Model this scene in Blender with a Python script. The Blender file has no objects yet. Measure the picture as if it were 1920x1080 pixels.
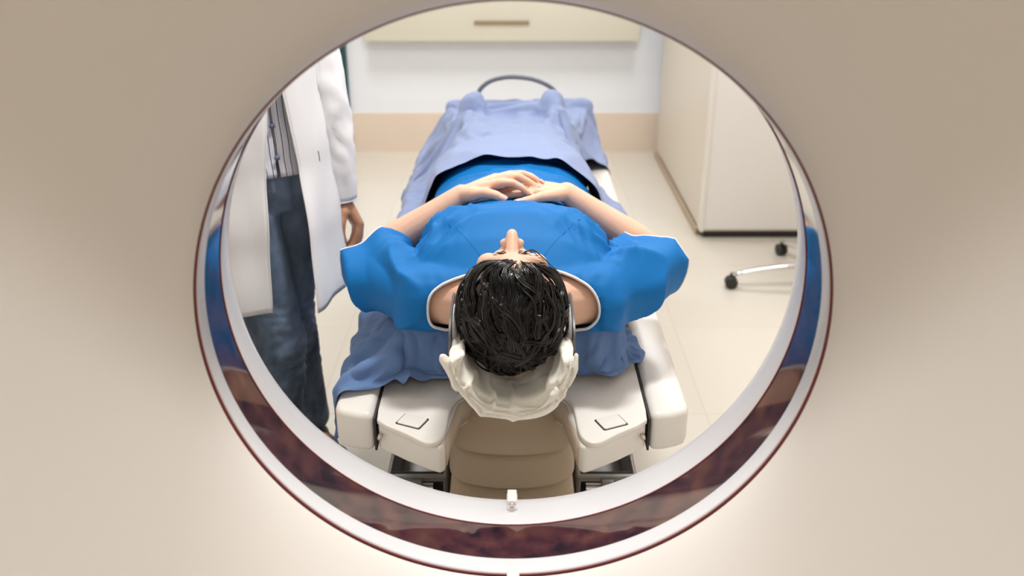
import bpy, bmesh, math, random
from mathutils import Vector, Matrix, noise
from math import sin, cos, pi, radians as R, atan2, tan, sqrt, exp

random.seed(7)
scn = bpy.context.scene
col = scn.collection

# ------------------------------------------------------------ camera, world, lights, exposure
FOC, PITCH, EYE = 1700.0, atan2(760.0, 1700.0), 1.5
cam_d = bpy.data.cameras.new('camera'); cam = bpy.data.objects.new('camera', cam_d); col.objects.link(cam)
cam_d.sensor_width = 36.0; cam_d.lens = FOC / 1920 * 36
cam.location = (0, 0, EYE); cam.rotation_euler = (pi / 2 - PITCH, 0, 0)
cam_d.clip_start = 0.02; cam_d.dof.use_dof = True; cam_d.dof.focus_distance = 1.62; cam_d.dof.aperture_fstop = 3.2
scn.camera = cam
scn.view_settings.view_transform = 'Standard'; scn.view_settings.look = 'None'
scn.view_settings.exposure = 0.0; scn.view_settings.gamma = 1; scn.view_settings.use_curve_mapping = False
w = bpy.data.worlds.new('world'); scn.world = w; w.use_nodes = True
w.node_tree.nodes['Background'].inputs[0].default_value = (1.0, .90, .78, 1)
w.node_tree.nodes['Background'].inputs[1].default_value = 0.25

def area(name, loc, sx, sy, power, color=(1, 1, 1), rot=(0, 0, 0)):
    d = bpy.data.lights.new(name, 'AREA'); d.shape = 'RECTANGLE'; d.size = sx; d.size_y = sy
    d.energy = power; d.color = color
    o = bpy.data.objects.new(name, d); col.objects.link(o); o.location = loc; o.rotation_euler = rot
    return o
LAMPS = [  # x, y, size x, size y, watts : the ceiling panels, out of view; the last is added fill through the bore
    (0.0, 0.20, .36, .20, 24), (0.12, 1.90, .40, .22, 31), (-1.5, 2.6, .60, 1.2, 6), (1.5, 2.6, .60, 1.2, 7),
    (-.9, 4.3, .60, .60, 20), (.9, 4.3, .60, .60, 20), (0.0, -1.0, .60, .60, 9)]
CEIL = 2.65
for x, y, sx, sy, p in LAMPS:
    area('ceiling_lamp', (x, y, CEIL - .035), sx - .04, sy - .04, p, (1, .99, .97) if y > 1 else (.97, .99, 1))

# ------------------------------------------------------------ helpers
def at(px, py, y=None, z=None):
    dx = (px - 960) / FOC; dy = (py - 540) / FOC
    d = Vector((dx, cos(PITCH) - dy * sin(PITCH), -sin(PITCH) - dy * cos(PITCH)))
    t = (y / d.y) if y is not None else ((z - EYE) / d.z)
    return Vector((0, 0, EYE)) + d * t

def mat(name, c, rough=.5, metal=0.0, bump=0.0, bscale=60.0, mottle=0.0, mscale=6.0, sheen=0.0, spec=.5, coat=0.0, sss=0.0, detail=2.0, bdist=.002):
    m = bpy.data.materials.new(name); m.use_nodes = True
    nt = m.node_tree; b = nt.nodes['Principled BSDF']
    b.inputs['Base Color'].default_value = (*c, 1); b.inputs['Roughness'].default_value = rough
    b.inputs['Metallic'].default_value = metal; b.inputs['Specular IOR Level'].default_value = spec
    b.inputs['Sheen Weight'].default_value = sheen; b.inputs['Coat Weight'].default_value = coat
    if sss:
        b.inputs['Subsurface Weight'].default_value = sss
        b.inputs['Subsurface Radius'].default_value = (1, .35, .18); b.inputs['Subsurface Scale'].default_value = .008
    tc = nt.nodes.new('ShaderNodeTexCoord')
    if mottle:
        n = nt.nodes.new('ShaderNodeTexNoise'); n.inputs['Scale'].default_value = mscale; n.inputs['Detail'].default_value = 4
        nt.links.new(tc.outputs['Object'], n.inputs['Vector'])
        mx = nt.nodes.new('ShaderNodeMix'); mx.data_type = 'RGBA'
        mx.inputs[6].default_value = tuple(v * (1 - mottle) for v in c) + (1,)
        mx.inputs[7].default_value = tuple(min(1, v * (1 + mottle)) for v in c) + (1,)
        nt.links.new(n.outputs['Fac'], mx.inputs[0]); nt.links.new(mx.outputs[2], b.inputs['Base Color'])
    if bump:
        n = nt.nodes.new('ShaderNodeTexNoise'); n.inputs['Scale'].default_value = bscale; n.inputs['Detail'].default_value = detail
        nt.links.new(tc.outputs['Object'], n.inputs['Vector'])
        bp = nt.nodes.new('ShaderNodeBump'); bp.inputs['Strength'].default_value = bump; bp.inputs['Distance'].default_value = bdist
        nt.links.new(n.outputs['Fac'], bp.inputs['Height']); nt.links.new(bp.outputs['Normal'], b.inputs['Normal'])
    return m

def tag(o, label=None, cat=None, group=None, kind=None):
    if label: o['label'] = label
    if cat: o['category'] = cat
    if group: o['group'] = group
    if kind: o['kind'] = kind
    return o

def empty(name, loc=(0, 0, 0), rz=0):
    o = bpy.data.objects.new(name, None); col.objects.link(o); o.location = loc; o.rotation_euler = (0, 0, rz)
    o.empty_display_size = .1
    return o

def link_mesh(name, me, m=None, parent=None, smooth=True, mods=()):
    o = bpy.data.objects.new(name, me); col.objects.link(o)
    if m is not None:
        me.materials.clear() if not isinstance(m, (list, tuple)) else None
        for mm in (m if isinstance(m, (list, tuple)) else [m]): me.materials.append(mm)
    if smooth:
        me.polygons.foreach_set('use_smooth', [True] * len(me.polygons))
    if parent is not None:
        o.parent = parent
        o.matrix_parent_inverse = Matrix.Translation(parent.location).inverted() if parent.rotation_euler.z == 0 else (Matrix.Translation(parent.location) @ parent.rotation_euler.to_matrix().to_4x4()).inverted()
    return o

def obj(name, bm, m, parent=None, smooth=True, bevel=0, subsurf=0, solid=0, auto=None):
    bmesh.ops.remove_doubles(bm, verts=bm.verts, dist=1e-5)
    bmesh.ops.recalc_face_normals(bm, faces=bm.faces)
    me = bpy.data.meshes.new(name); bm.to_mesh(me); bm.free()
    o = link_mesh(name, me, m, parent, smooth)
    if solid:
        md = o.modifiers.new('solid', 'SOLIDIFY'); md.thickness = solid; md.offset = 0
    if bevel:
        md = o.modifiers.new('bevel', 'BEVEL'); md.width = bevel; md.segments = 3; md.limit_method = 'ANGLE'; md.angle_limit = R(40)
        md.harden_normals = False
    if subsurf:
        md = o.modifiers.new('sub', 'SUBSURF'); md.levels = subsurf; md.render_levels = subsurf
    if smooth and auto is not None:
        me.set_sharp_from_angle(angle=R(auto))
    return o

def box(bm, x0, x1, y0, y1, z0, z1):
    vs = [bm.verts.new(p) for p in ((x0, y0, z0), (x1, y0, z0), (x1, y1, z0), (x0, y1, z0), (x0, y0, z1), (x1, y0, z1), (x1, y1, z1), (x0, y1, z1))]
    for f in ((0, 3, 2, 1), (4, 5, 6, 7), (0, 1, 5, 4), (1, 2, 6, 5), (2, 3, 7, 6), (3, 0, 4, 7)):
        bm.faces.new([vs[i] for i in f])

def bx(name, x0, x1, y0, y1, z0, z1, m, parent=None, bevel=.003):
    bm = bmesh.new(); box(bm, x0, x1, y0, y1, z0, z1)
    return obj(name, bm, m, parent, smooth=bevel > 0, bevel=bevel, auto=None if bevel else 30)

def grid_faces(bm, rings, closed=True, cap0=False, cap1=False):
    """rings: list of lists of points with equal length"""
    vr = [[bm.verts.new(p) for p in r] for r in rings]
    n = len(vr[0])
    for a, b in zip(vr[:-1], vr[1:]):
        for i in range(n if closed else n - 1):
            j = (i + 1) % n
            try: bm.faces.new((a[i], a[j], b[j], b[i]))
            except ValueError: pass
    if cap0: bm.faces.new(list(reversed(vr[0])))
    if cap1: bm.faces.new(vr[-1])
    return vr

def frame_of(d):
    d = d.normalized(); up = Vector((0, 0, 1)) if abs(d.z) < .9 else Vector((0, 1, 0))
    a = d.cross(up).normalized(); return a, a.cross(d).normalized()

def tube(bm, pts, rad, n=10, cap=True, flat=1.0, closed=False):
    pts = [Vector(p) for p in pts]; rings = []
    N = len(pts); pa = None
    for i, p in enumerate(pts):
        if closed: d = pts[(i + 1) % N] - pts[i - 1]
        else: d = pts[min(i + 1, N - 1)] - pts[max(i - 1, 0)]
        if pa is None: a, b = frame_of(d)
        else:
            d = d.normalized(); a = (pa - d * pa.dot(d)).normalized(); b = a.cross(d)
        pa = a
        r = rad[i] if isinstance(rad, (list, tuple)) else rad
        rings.append([p + a * r * cos(2 * pi * k / n) + b * r * flat * sin(2 * pi * k / n) for k in range(n)])
    if closed:
        vr = [[bm.verts.new(q) for q in r] for r in rings]
        for i in range(N):
            A, B = vr[i], vr[(i + 1) % N]
            for k in range(n): bm.faces.new((A[k], A[(k + 1) % n], B[(k + 1) % n], B[k]))
    else: grid_faces(bm, rings, True, cap, cap)

def spline(pts, n=8):
    """Catmull-Rom through points"""
    P = [Vector(p) for p in pts]; P = [P[0] * 2 - P[1]] + P + [P[-1] * 2 - P[-2]]; out = []
    for i in range(1, len(P) - 2):
        for k in range(n):
            t = k / n; a, b, c, d = P[i - 1], P[i], P[i + 1], P[i + 2]
            out.append(.5 * ((2 * b) + (c - a) * t + (2 * a - 5 * b + 4 * c - d) * t * t + (3 * b - a - 3 * c + d) * t ** 3))
    out.append(P[-2].copy()); return out

def lathe_y(bm, prof, c, n=192, a0=0, a1=2 * pi):
    """prof: (radius, y) pairs turned round an axis parallel to y through c=(x,z)"""
    full = abs(a1 - a0 - 2 * pi) < 1e-6; rings = []
    for r, y in prof:
        rings.append([Vector((c[0] + r * sin(a0 + (a1 - a0) * k / n), y, c[1] - r * cos(a0 + (a1 - a0) * k / n))) for k in range(n if full else n + 1)])
    return grid_faces(bm, rings, full)

def lathe_z(bm, prof, c, n=32, cap=True):
    rings = [[Vector((c[0] + r * cos(2 * pi * k / n), c[1] + r * sin(2 * pi * k / n), z)) for k in range(n)] for r, z in prof]
    return grid_faces(bm, rings, True, cap, cap)

def prism(bm, outline, z0, z1, taper=0.0, zf=None):
    """vertical prism from plan outline; zf optional function giving top height"""
    b = [bm.verts.new((p[0], p[1], z0)) for p in outline]; t = [bm.verts.new((p[0], p[1], z1 if zf is None else zf(p[0], p[1]))) for p in outline]
    n = len(outline)
    for i in range(n): bm.faces.new((b[i], b[(i + 1) % n], t[(i + 1) % n], t[i]))
    bm.faces.new(list(reversed(b))); bm.faces.new(t)

# ------------------------------------------------------------ materials
M = {}
M['wall'] = mat('white_wall_paint', (.82, .87, .95), .7, bump=.15, bscale=180)
M['wall_side'] = mat('warm_bounce_wall', (.78, .66, .54), .7, bump=.15, bscale=180)  # unseen walls, tinted so their bounce warms the upper scanner cover
M['ceiling'] = mat('ceiling_paint', (.85, .83, .80), .8)
M['skirting'] = mat('beige_skirting', (.76, .65, .55), .5, mottle=.03)
M['cover'] = mat('scanner_cover_plastic', (.70, .66, .615), .38, bump=.05, bscale=900)
M['rim'] = mat('white_ring_plastic', (.66, .655, .67), .25)
M['red'] = mat('dark_red_seal', (.20, .045, .045), .45)
M['plastic'] = mat('cream_white_plastic', (.82, .79, .74), .28, bump=.04, bscale=900)
M['tan'] = mat('tan_plastic', (.46, .365, .26), .5, bump=.04, bscale=500)
M['tan2'] = mat('pale_tan_plastic', (.62, .52, .41), .45)
M['gap'] = mat('dark_gap', (.03, .028, .026), .6)
M['steel'] = mat('brushed_steel', (.33, .33, .34), .45, .8, bump=.1, bscale=200)
M['chrome'] = mat('chrome', (.80, .80, .82), .12, 1.0)
M['black'] = mat('black_plastic', (.02, .02, .02), .45)
M['cabinet'] = mat('cabinet_white', (.84, .83, .81), .4)
M['cabinet_side'] = mat('cabinet_beige_side', (.74, .69, .62), .45)
M['panel'] = mat('cream_laminate', (.68, .66, .57), .45)
M['green'] = mat('dark_green_paint', (.015, .075, .085), .5)
M['grey'] = mat('dark_grey_shell', (.085, .083, .088), .38)
M['lamp'] = mat('lamp_diffuser', (.9, .9, .9), .5)
b = M['lamp'].node_tree.nodes['Principled BSDF']; b.inputs['Emission Color'].default_value = (1, .965, .91, 1); b.inputs['Emission Strength'].default_value = 3.0

def floor_mat():
    m = mat('glossy_cream_floor_tile', (.78, .72, .62), .12); nt = m.node_tree; b = nt.nodes['Principled BSDF']
    tc = nt.nodes.new('ShaderNodeTexCoord'); br = nt.nodes.new('ShaderNodeTexBrick'); br.offset = 0; br.inputs['Scale'].default_value = 1
    br.inputs['Color1'].default_value = (.69, .655, .59, 1); br.inputs['Color2'].default_value = (.675, .64, .575, 1)
    br.inputs['Mortar'].default_value = (.63, .59, .52, 1); br.inputs['Mortar Size'].default_value = .003
    br.inputs['Brick Width'].default_value = .6; br.inputs['Row Height'].default_value = .6
    nt.links.new(tc.outputs['Object'], br.inputs['Vector']); nt.links.new(br.outputs['Color'], b.inputs['Base Color'])
    b.inputs['Roughness'].default_value = .2
    return m
M['floor'] = floor_mat()

def window_mat():   # the scan window's film: dark, glossy, a mottled reddish brown reflection put into its colour
    m = mat('scan_window_film', (.05, .02, .02), .05, spec=.5); nt = m.node_tree; b = nt.nodes['Principled BSDF']
    tc = nt.nodes.new('ShaderNodeTexCoord'); n = nt.nodes.new('ShaderNodeTexNoise'); n.inputs['Scale'].default_value = 26; n.inputs['Detail'].default_value = 6
    nt.links.new(tc.outputs['Object'], n.inputs['Vector'])
    cr = nt.nodes.new('ShaderNodeValToRGB'); e = cr.color_ramp.elements
    e[0].position = .35; e[0].color = (.020, .014, .022, 1); e[1].position = .72; e[1].color = (.13, .055, .042, 1)
    k = cr.color_ramp.elements.new(.5); k.color = (.07, .025, .035, 1)
    nt.links.new(n.outputs['Fac'], cr.inputs[0]); nt.links.new(cr.outputs[0], b.inputs['Base Color'])
    b.inputs['Coat Weight'].default_value = 1; b.inputs['Coat Roughness'].default_value = .04; b.inputs['Coat IOR'].default_value = 2.2
    return m
M['film'] = window_mat()

# ------------------------------------------------------------ the room
def struct(name, bm, m, **k):
    return tag(obj(name, bm, m, smooth=False, **k), kind='structure')
XL, XR, YF, YB = -2.3, 2.2, -1.7, 5.42
def slab(name, a, m):
    bm = bmesh.new(); box(bm, *a); return struct(name, bm, m)
slab('floor', (XL, XR, YF, YB, -.1, 0), M['floor'])
slab('ceiling', (XL, XR, YF, YB, CEIL, CEIL + .1), M['ceiling'])
slab('wall_back', (XL, XR, YB, YB + .1, 0, CEIL), M['wall'])
slab('wall_front', (XL, XR, YF - .1, YF, 0, CEIL), M['wall_side'])
slab('wall_left', (XL - .1, XL, YF, YB, 0, CEIL), M['wall_side'])
slab('wall_right', (XR, XR + .1, YF, YB, 0, CEIL), M['wall_side'])
DX = -1.0     # right jamb of the green door
slab('baseboard_back', (DX + .03, XR, YB - .016, YB, 0, .235), M['skirting'])
slab('baseboard_left', (XL, XL + .016, YF, YB, 0, .235), M['skirting'])
slab('baseboard_right', (XR - .016, XR, YF, YB, 0, .235), M['skirting'])
dr = bx('door_1', DX - .95, DX, YB - .05, YB - .002, 0, 2.05, M['green'], bevel=.004); tag(dr, kind='structure')
fr = bx('door_frame', DX - 1.0, DX + .03, YB - .03, YB - .001, 0, 2.1, M['green'], dr, bevel=.003)
h = bmesh.new(); tube(h, [(DX - .1, YB - .05, 1.0), (DX - .1, YB - .10, 1.0), (DX - .2, YB - .10, 1.0)], .009, 12); obj('door_handle', h, M['steel'], dr)

# ceiling panels
for i, (x, y, sx, sy, p) in enumerate(LAMPS):
    t = empty('ceiling_light', (x, y, CEIL - .03))
    bm = bmesh.new()
    for a in ((x - sx / 2, x + sx / 2, y - sy / 2, y - sy / 2 + .015), (x - sx / 2, x + sx / 2, y + sy / 2 - .015, y + sy / 2),
              (x - sx / 2, x - sx / 2 + .015, y - sy / 2 + .015, y + sy / 2 - .015), (x + sx / 2 - .015, x + sx / 2, y - sy / 2 + .015, y + sy / 2 - .015)):
        box(bm, a[0], a[1], a[2], a[3], CEIL - .03, CEIL)
    obj('frame', bm, M['cabinet'], t, smooth=False)
    bx('diffuser', x - sx / 2 + .016, x + sx / 2 - .016, y - sy / 2 + .016, y + sy / 2 - .016, CEIL - .012, CEIL - .004, M['lamp'], t, bevel=0)
    where = ['right above the rear opening of the scanner', 'above the patient table', 'by the left wall', 'by the right wall', 'near the green door', 'above the tall white cabinet', 'added unseen by the front wall as fill through the bore'][i]
    tag(t, 'flush white ceiling light panel ' + where, 'ceiling light', 'ceiling light panels')

# cream wall unit high on the back wall
p0 = at(680, 78, y=YB - .12); p1 = at(1200, 78, y=YB - .12)
wu = empty('wall_cabinet', ((p0.x + p1.x) / 2, YB - .06, p0.z))
bx('cabinet_body', p0.x, p1.x, YB - .12, YB - .001, p0.z, p0.z + .62, M['panel'], wu, bevel=.006)
s0 = at(889, 42, y=YB - .12); s1 = at(992, 42, y=YB - .12)
M['slot'] = mat('brown_handle_recess', (.30, .22, .14), .6)
bx('handle_slot', s0.x, s1.x, YB - .132, YB - .1195, s0.z - .010, s0.z + .010, M['slot'], wu, bevel=.004)
tag(wu, 'long cream wall cabinet with a narrow brown handle slot', 'cabinet')

# ------------------------------------------------------------ tall white equipment cabinet
c0 = at(1312, 436, z=.03)
CX, CY = c0.x, c0.y
cb = empty('equipment_cabinet', (CX + .35, CY + .4, 0))
bm = bmesh.new(); box(bm, CX, CX + .85, CY, YB - .12, .035, 1.55); obj('cabinet_body', bm, M['cabinet_side'], cb, bevel=.008)
bx('front_panel', CX + .004, CX + .85, CY - .018, CY - .0005, .05, 1.54, M['cabinet'], cb, bevel=.006)
bx('plinth', CX + .02, CX + .83, CY + .02, YB - .14, 0, .0345, M['gap'], cb, bevel=0)
bx('edge_trim', CX - .006, CX + .012, CY - .024, CY + .05, .04, 1.55, M['plastic'], cb, bevel=.004)
bx('floor_strip', CX - .012, CX - .0005, CY + .05, YB - .13, .0, .035, M['tan'], cb, bevel=.003)
bm = bmesh.new()
g0 = at(1290, 270, y=CY + .5); 
for k in range(22):
    z = .78 + k * .02
    box(bm, CX - .007, CX - .0005, CY + .22, CY + .50, z, z + .012)
obj('vent_grille', bm, M['cabinet_side'], cb, smooth=False)
tag(cb, 'tall white equipment cabinet with beige vented side and dark gap at the floor', 'cabinet')

# ------------------------------------------------------------ rolling stool
ca = at(1371, 527, z=.03); cb2 = at(1465, 466, z=.03); _m = (ca + cb2) / 2; _d = cb2 - ca; SR = _d.length / (2 * sin(pi / 5)); _n = Vector((_d.y, -_d.x, 0)).normalized(); _c = _m + _n * SR * cos(pi / 5); SX, SY = _c.x, _c.y; print('STOOL', SX, SY, SR)
st = empty('rolling_stool', (SX, SY, 0))
bm = bmesh.new(); lathe_z(bm, [(.0, .655), (.15, .655), (.172, .645), (.178, .625), (.172, .60), (.15, .59), (0, .59)], (SX, SY), 48, False); obj('seat', bm, M['black'], st)
bm = bmesh.new(); lathe_z(bm, [(.028, .10), (.028, .33), (.018, .34), (.018, .589)], (SX, SY), 24); obj('gas_column', bm, M['chrome'], st, auto=40)
bm = bmesh.new(); lathe_z(bm, [(.05, .07), (.055, .08), (.05, .125), (.035, .135)], (SX, SY), 32); obj('hub', bm, M['chrome'], st)
a_first = atan2(ca.y - SY, ca.x - SX)
for k in range(5):
    a = a_first + k * 2 * pi / 5; d = Vector((cos(a), sin(a), 0)); q = Vector((-sin(a), cos(a), 0)); C0 = Vector((SX, SY, 0))
    bm = bmesh.new(); rings = []
    for i in range(9):
        t = i / 8; r = .045 + t * (SR - .047); z = .112 - .052 * t ** 1.6; w_ = .024 - .011 * t; h_ = .014 - .006 * t
        c = C0 + d * r + Vector((0, 0, z))
        rings.append([c + q * w_ * cos(u) * 1.0 + Vector((0, 0, h_ * sin(u))) for u in [2 * pi * m / 12 for m in range(12)]])
    grid_faces(bm, rings, True, True, True); lg = obj('leg', bm, M['chrome'], st)
    cc = C0 + d * SR
    cs = bmesh.new()
    for s in (-1, 1):
        rr = [[cc + q * (s * .011 + o_) + Vector((d.x * r_ * cos(u), d.y * r_ * cos(u), .026 + r_ * sin(u))) for u in [2 * pi * m / 20 for m in range(20)]] for r_, o_ in ((.018, -.009), (.0255, -.006), (.0255, .006), (.018, .009))]
        grid_faces(cs, rr, True, True, True)
    tube(cs, [cc + Vector((0, 0, .03)), cc + Vector((0, 0, .066))], .007, 10)
    obj('caster', cs, M['black'], lg)
tag(st, 'rolling stool with a polished five-star base and black casters, in front of the tall cabinet', 'stool')

# ------------------------------------------------------------ the scanner
GX, GZ = .0015, EYE - .504
ga = empty('ct_scanner_gantry', (GX, 1.0, 0))
bm = bmesh.new()
# rear funnel, from the seam out to the flat face
fun = [(.3915, 1.002), (.3945, .990), (.402, .972), (.418, .945), (.442, .912), (.474, .876), (.514, .838), (.560, .800), (.607, .762), (.645, .724), (.668, .690), (.676, .662)]
vr = lathe_y(bm, fun, (GX, GZ), 192)
def outline(k, n, hx, z0, z1, y, rc=.22):
    # rounded-rectangle outline sampled by angle
    a = 2 * pi * k / n; dx, dz = sin(a), -cos(a); cz = (z0 + z1) / 2; hz = (z1 - z0) / 2
    # start from bore centre
    lo, hi = 0, 5
    for _ in range(40):
        m_ = (lo + hi) / 2; X = abs(m_ * dx); Z = abs(GZ + m_ * dz - cz)
        qx = X - (hx - rc); qz = Z - (hz - rc)
        sd = (max(qx, 0) ** 2 + max(qz, 0) ** 2) ** .5 + min(max(qx, qz), 0) - rc
        if sd < 0: lo = m_
        else: hi = m_
    return Vector((GX + lo * dx, y, GZ + lo * dz))
n = 192
prev = vr[-1]
def addring(pts, prev):
    r = [bm.verts.new(p) for p in pts]
    for i in range(n):
        j = (i + 1) % n; bm.faces.new((prev[i], prev[j], r[j], r[i]))
    return r
for (hx, z0, z1, y) in ((1.0, .06, 1.99, .640), (1.03, .035, 2.02, .655), (1.05, .02, 2.04, .69), (1.05, .02, 2.04, 1.35), (1.03, .035, 2.02, 1.385), (1.0, .06, 1.99, 1.40)):
    prev = addring([outline(k, n, hx, z0, z1, y) for k in range(n)], prev)
for r, y in ((.72, 1.40), (.70, 1.395), (.67, 1.382), (.61, 1.352), (.54, 1.312), (.475, 1.265), (.425, 1.218), (.4105, 1.2)):
    prev = addring([Vector((GX + r * sin(2 * pi * k / n), y, GZ - r * cos(2 * pi * k / n))) for k in range(n)], prev)
obj('cover', bm, M['cover'], ga, auto=50)
def ring_part(name, prof, m):
    bm = bmesh.new(); lathe_y(bm, prof + [prof[0]], (GX, GZ), 192); return obj(name, bm, m, ga, auto=40)
def wall_ring(prof, th=.006):  # inner profile, thickened outward
    return prof + [(r + th, y) for r, y in reversed(prof)]
ring_part('seal', wall_ring([(.3895, 1.0050), (.3893, 1.0075)], .004), M['red'])
ring_part('outer_ring', wall_ring([(.3905, 1.008), (.3885, 1.010), (.3883, 1.036), (.3895, 1.0385)]), M['rim'])
ring_part('scan_window', wall_ring([(.3905, 1.039), (.3935, 1.1175)], .004), M['film'])
ring_part('window_seal', wall_ring([(.3925, 1.1178), (.3924, 1.1195)], .005), M['red'])
ring_part('inner_ring', wall_ring([(.3930, 1.1198), (.3925, 1.1215), (.3955, 1.15), (.3985, 1.175), (.4025, 1.192), (.4065, 1.1985)]), M['rim'])
# little clip at the foot of the inner ring, and the one on the rear edge
def clip(name, px, py, y0, y1, s=1.0):
    bm = bmesh.new(); zb = GZ - .396
    box(bm, -.0085 * s, .0085 * s, y0, y1, zb - .002, zb + .006)
    box(bm, -.0075 * s, .0075 * s, y0 + .004, y1 - .002, zb + .006, zb + .015)
    o = obj(name, bm, M['plastic'], ga, bevel=.002)
    bm = bmesh.new(); tube(bm, [(0, y0 + .003, zb + .0095), (0, y0 - .0015, zb + .0095)], .0042 * s, 12); obj('screw', bm, M['chrome'], o)
    return o
clip('ring_clip', 960, 950, 1.158, 1.194)
bm = bmesh.new(); box(bm, GX - .009, GX + .009, .990, 1.010, GZ - .396, GZ - .3865); obj('seam_block', bm, M['rim'], ga, bevel=.002)
tag(ga, 'white ring-shaped CT scanner gantry with dark glossy scan window band inside its bore', 'scanner')
# ------------------------------------------------------------ the patient table
tb = empty('patient_table', (0, 2.4, 0))
ZT, ZB = .575, .505
def sx(pts, s): return [Vector((-p.x if s > 0 else p.x, p.y, 0)) for p in pts]   # drawn for the left side, mirrored for the right
oA, oB = at(722, 680, z=ZT), at(706, 790, z=ZT)
fr_in = [at(760, 812, z=ZT), at(795, 829, z=ZT), at(815, 829, z=ZT), at(830, 818, z=ZT), at(837, 802, z=ZT), at(841, 780, z=ZT), at(848, 757, z=ZT), at(862, 741, z=ZT), at(884, 731, z=ZT)]
for p in (oA, oB): p.x += .0
oA.x = oB.x = -.258
plan = [Vector((-.258, 1.80, 0)), Vector((-.258, 1.50, 0)), Vector((-.2555, 1.462, 0))] + spline([(-.2555, oB.y, 0)] + [(p.x, p.y, 0) for p in fr_in], 3)[1:] + [Vector((-.06, 1.60, 0)), Vector((-.06, 1.80, 0))]
for s in (-1, 1):
    side = 'left' if s < 0 else 'right'
    out = sx(plan, s)
    bm = bmesh.new(); prism(bm, out, ZT - .012, ZT)
    pn = obj('end_panel', bm, M['plastic'], tb, bevel=.0035)
    # skirt under the panel: its inner edge drops straight to a low corner near the camera
    low = [Vector((-.2555, 1.80, 0)), Vector((-.2545, oB.y + .012, 0)), Vector((-.2, 1.425, 0)), Vector((-.150, 1.393, 0)), Vector((-.131, 1.384, 0)), Vector((-.1235, 1.394, 0)), Vector((-.118, 1.45, 0)), Vector((-.105, 1.535, 0)), Vector((-.065, 1.585, 0)), Vector((-.065, 1.80, 0))]
    low = sx(low, s)
    bm = bmesh.new(); prism(bm, low, ZB, ZT - .0125)
    obj('end_skirt', bm, M['tan2'] if False else M['plastic'], tb, bevel=.006)
    # inner cheek of the central recess
    ck = [Vector((x * (-1 if s > 0 else 1), y, 0)) for x, y in ((-.1225, 1.398), (-.1165, 1.452), (-.1035, 1.537), (-.0635, 1.587))]
    bm = bmesh.new(); rings = []
    for z, k in ((ZT - .013, 0), (ZB + .03, .001), (ZB + .008, .002)):
        rings.append([Vector((p.x * (1 - k * 2), p.y + k + (.0 if z > ZB - .01 else .03), z)) for p in ck])
    grid_faces(bm, rings, False); obj('recess_cheek', bm, M['tan2'], tb, solid=.003)
    # latch button in the panel
    q = at(773, 790, z=ZT) if s < 0 else at(1146, 792, z=ZT)
    ang = R(-24) if s < 0 else R(24)
    def rb(hw, hl, z0, z1, m, nm, par, dx=0.0, rr=.004):
        bm = bmesh.new(); pts = []
        for cx_, cy_, a0 in ((hw - rr, hl - rr, 0), (-hw + rr, hl - rr, pi / 2), (-hw + rr, -hl + rr, pi), (hw - rr, -hl + rr, 3 * pi / 2)):
            for k in range(5):
                a = a0 + k * pi / 8; u, v = cx_ + rr * cos(a) + dx, cy_ + rr * sin(a)
                pts.append(Vector((q.x + u * cos(ang) - v * sin(ang), q.y + u * sin(ang) + v * cos(ang), 0)))
        prism(bm, pts, z0, z1); return obj(nm, bm, m, par, bevel=.0012)
    r0 = rb(.0265, .0205, ZT - .004, ZT + .0007, M['gap'], 'latch_recess', pn)
    rb(.0235, .0180, ZT - .003, ZT + .0030, M['plastic'], 'latch_button', pn)
    # small screw cap on the skirt
    e = at(712, 822, y=oB.y - .008) if s < 0 else at(1206, 822, y=oB.y - .008)
    bm = bmesh.new(); tube(bm, [e + Vector((0, .012, 0)), e + Vector((0, -.001, 0))], .0045, 16); obj('screw_cap', bm, M['tan2'], tb)
    # long side cover
    x0, x1 = (-.338, -.2635) if s < 0 else (.2635, .338)
    sg = -1 if s < 0 else 1
    xi, xo = sg * .2635, sg * .340
    pl_c = [(xi, 1.462), (xi + sg * .03, 1.464), (xo - sg * .020, 1.474), (xo - sg * .007, 1.482), (xo, 1.50), (xo, 3.36), (xo - sg * .02, 3.395), (xi, 3.395)]
    bm = bmesh.new(); prism(bm, pl_c, ZB - .004, ZT + .010)
    obj('side_cover', bm, M['plastic'], tb, bevel=.013)
    bx('seam', min(s * .2590, s * .2630), max(s * .2590, s * .2630), 1.465, 1.9, ZB - .002, ZT - .001, M['gap'], tb, bevel=0)
bx('table_body', -.257, .257, 1.812, 3.37, ZB, ZT - .004, M['plastic'], tb, bevel=.004)
bx('cradle_slot', -.058, .058, 1.615, 1.81, ZB + .002, ZT - .001, M['tan'], tb, bevel=.003)
bx('cradle_rail', -.205, .205, 1.675, 3.40, ZT + .0005, ZT + .030, M['tan'], tb, bevel=.004)
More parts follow.
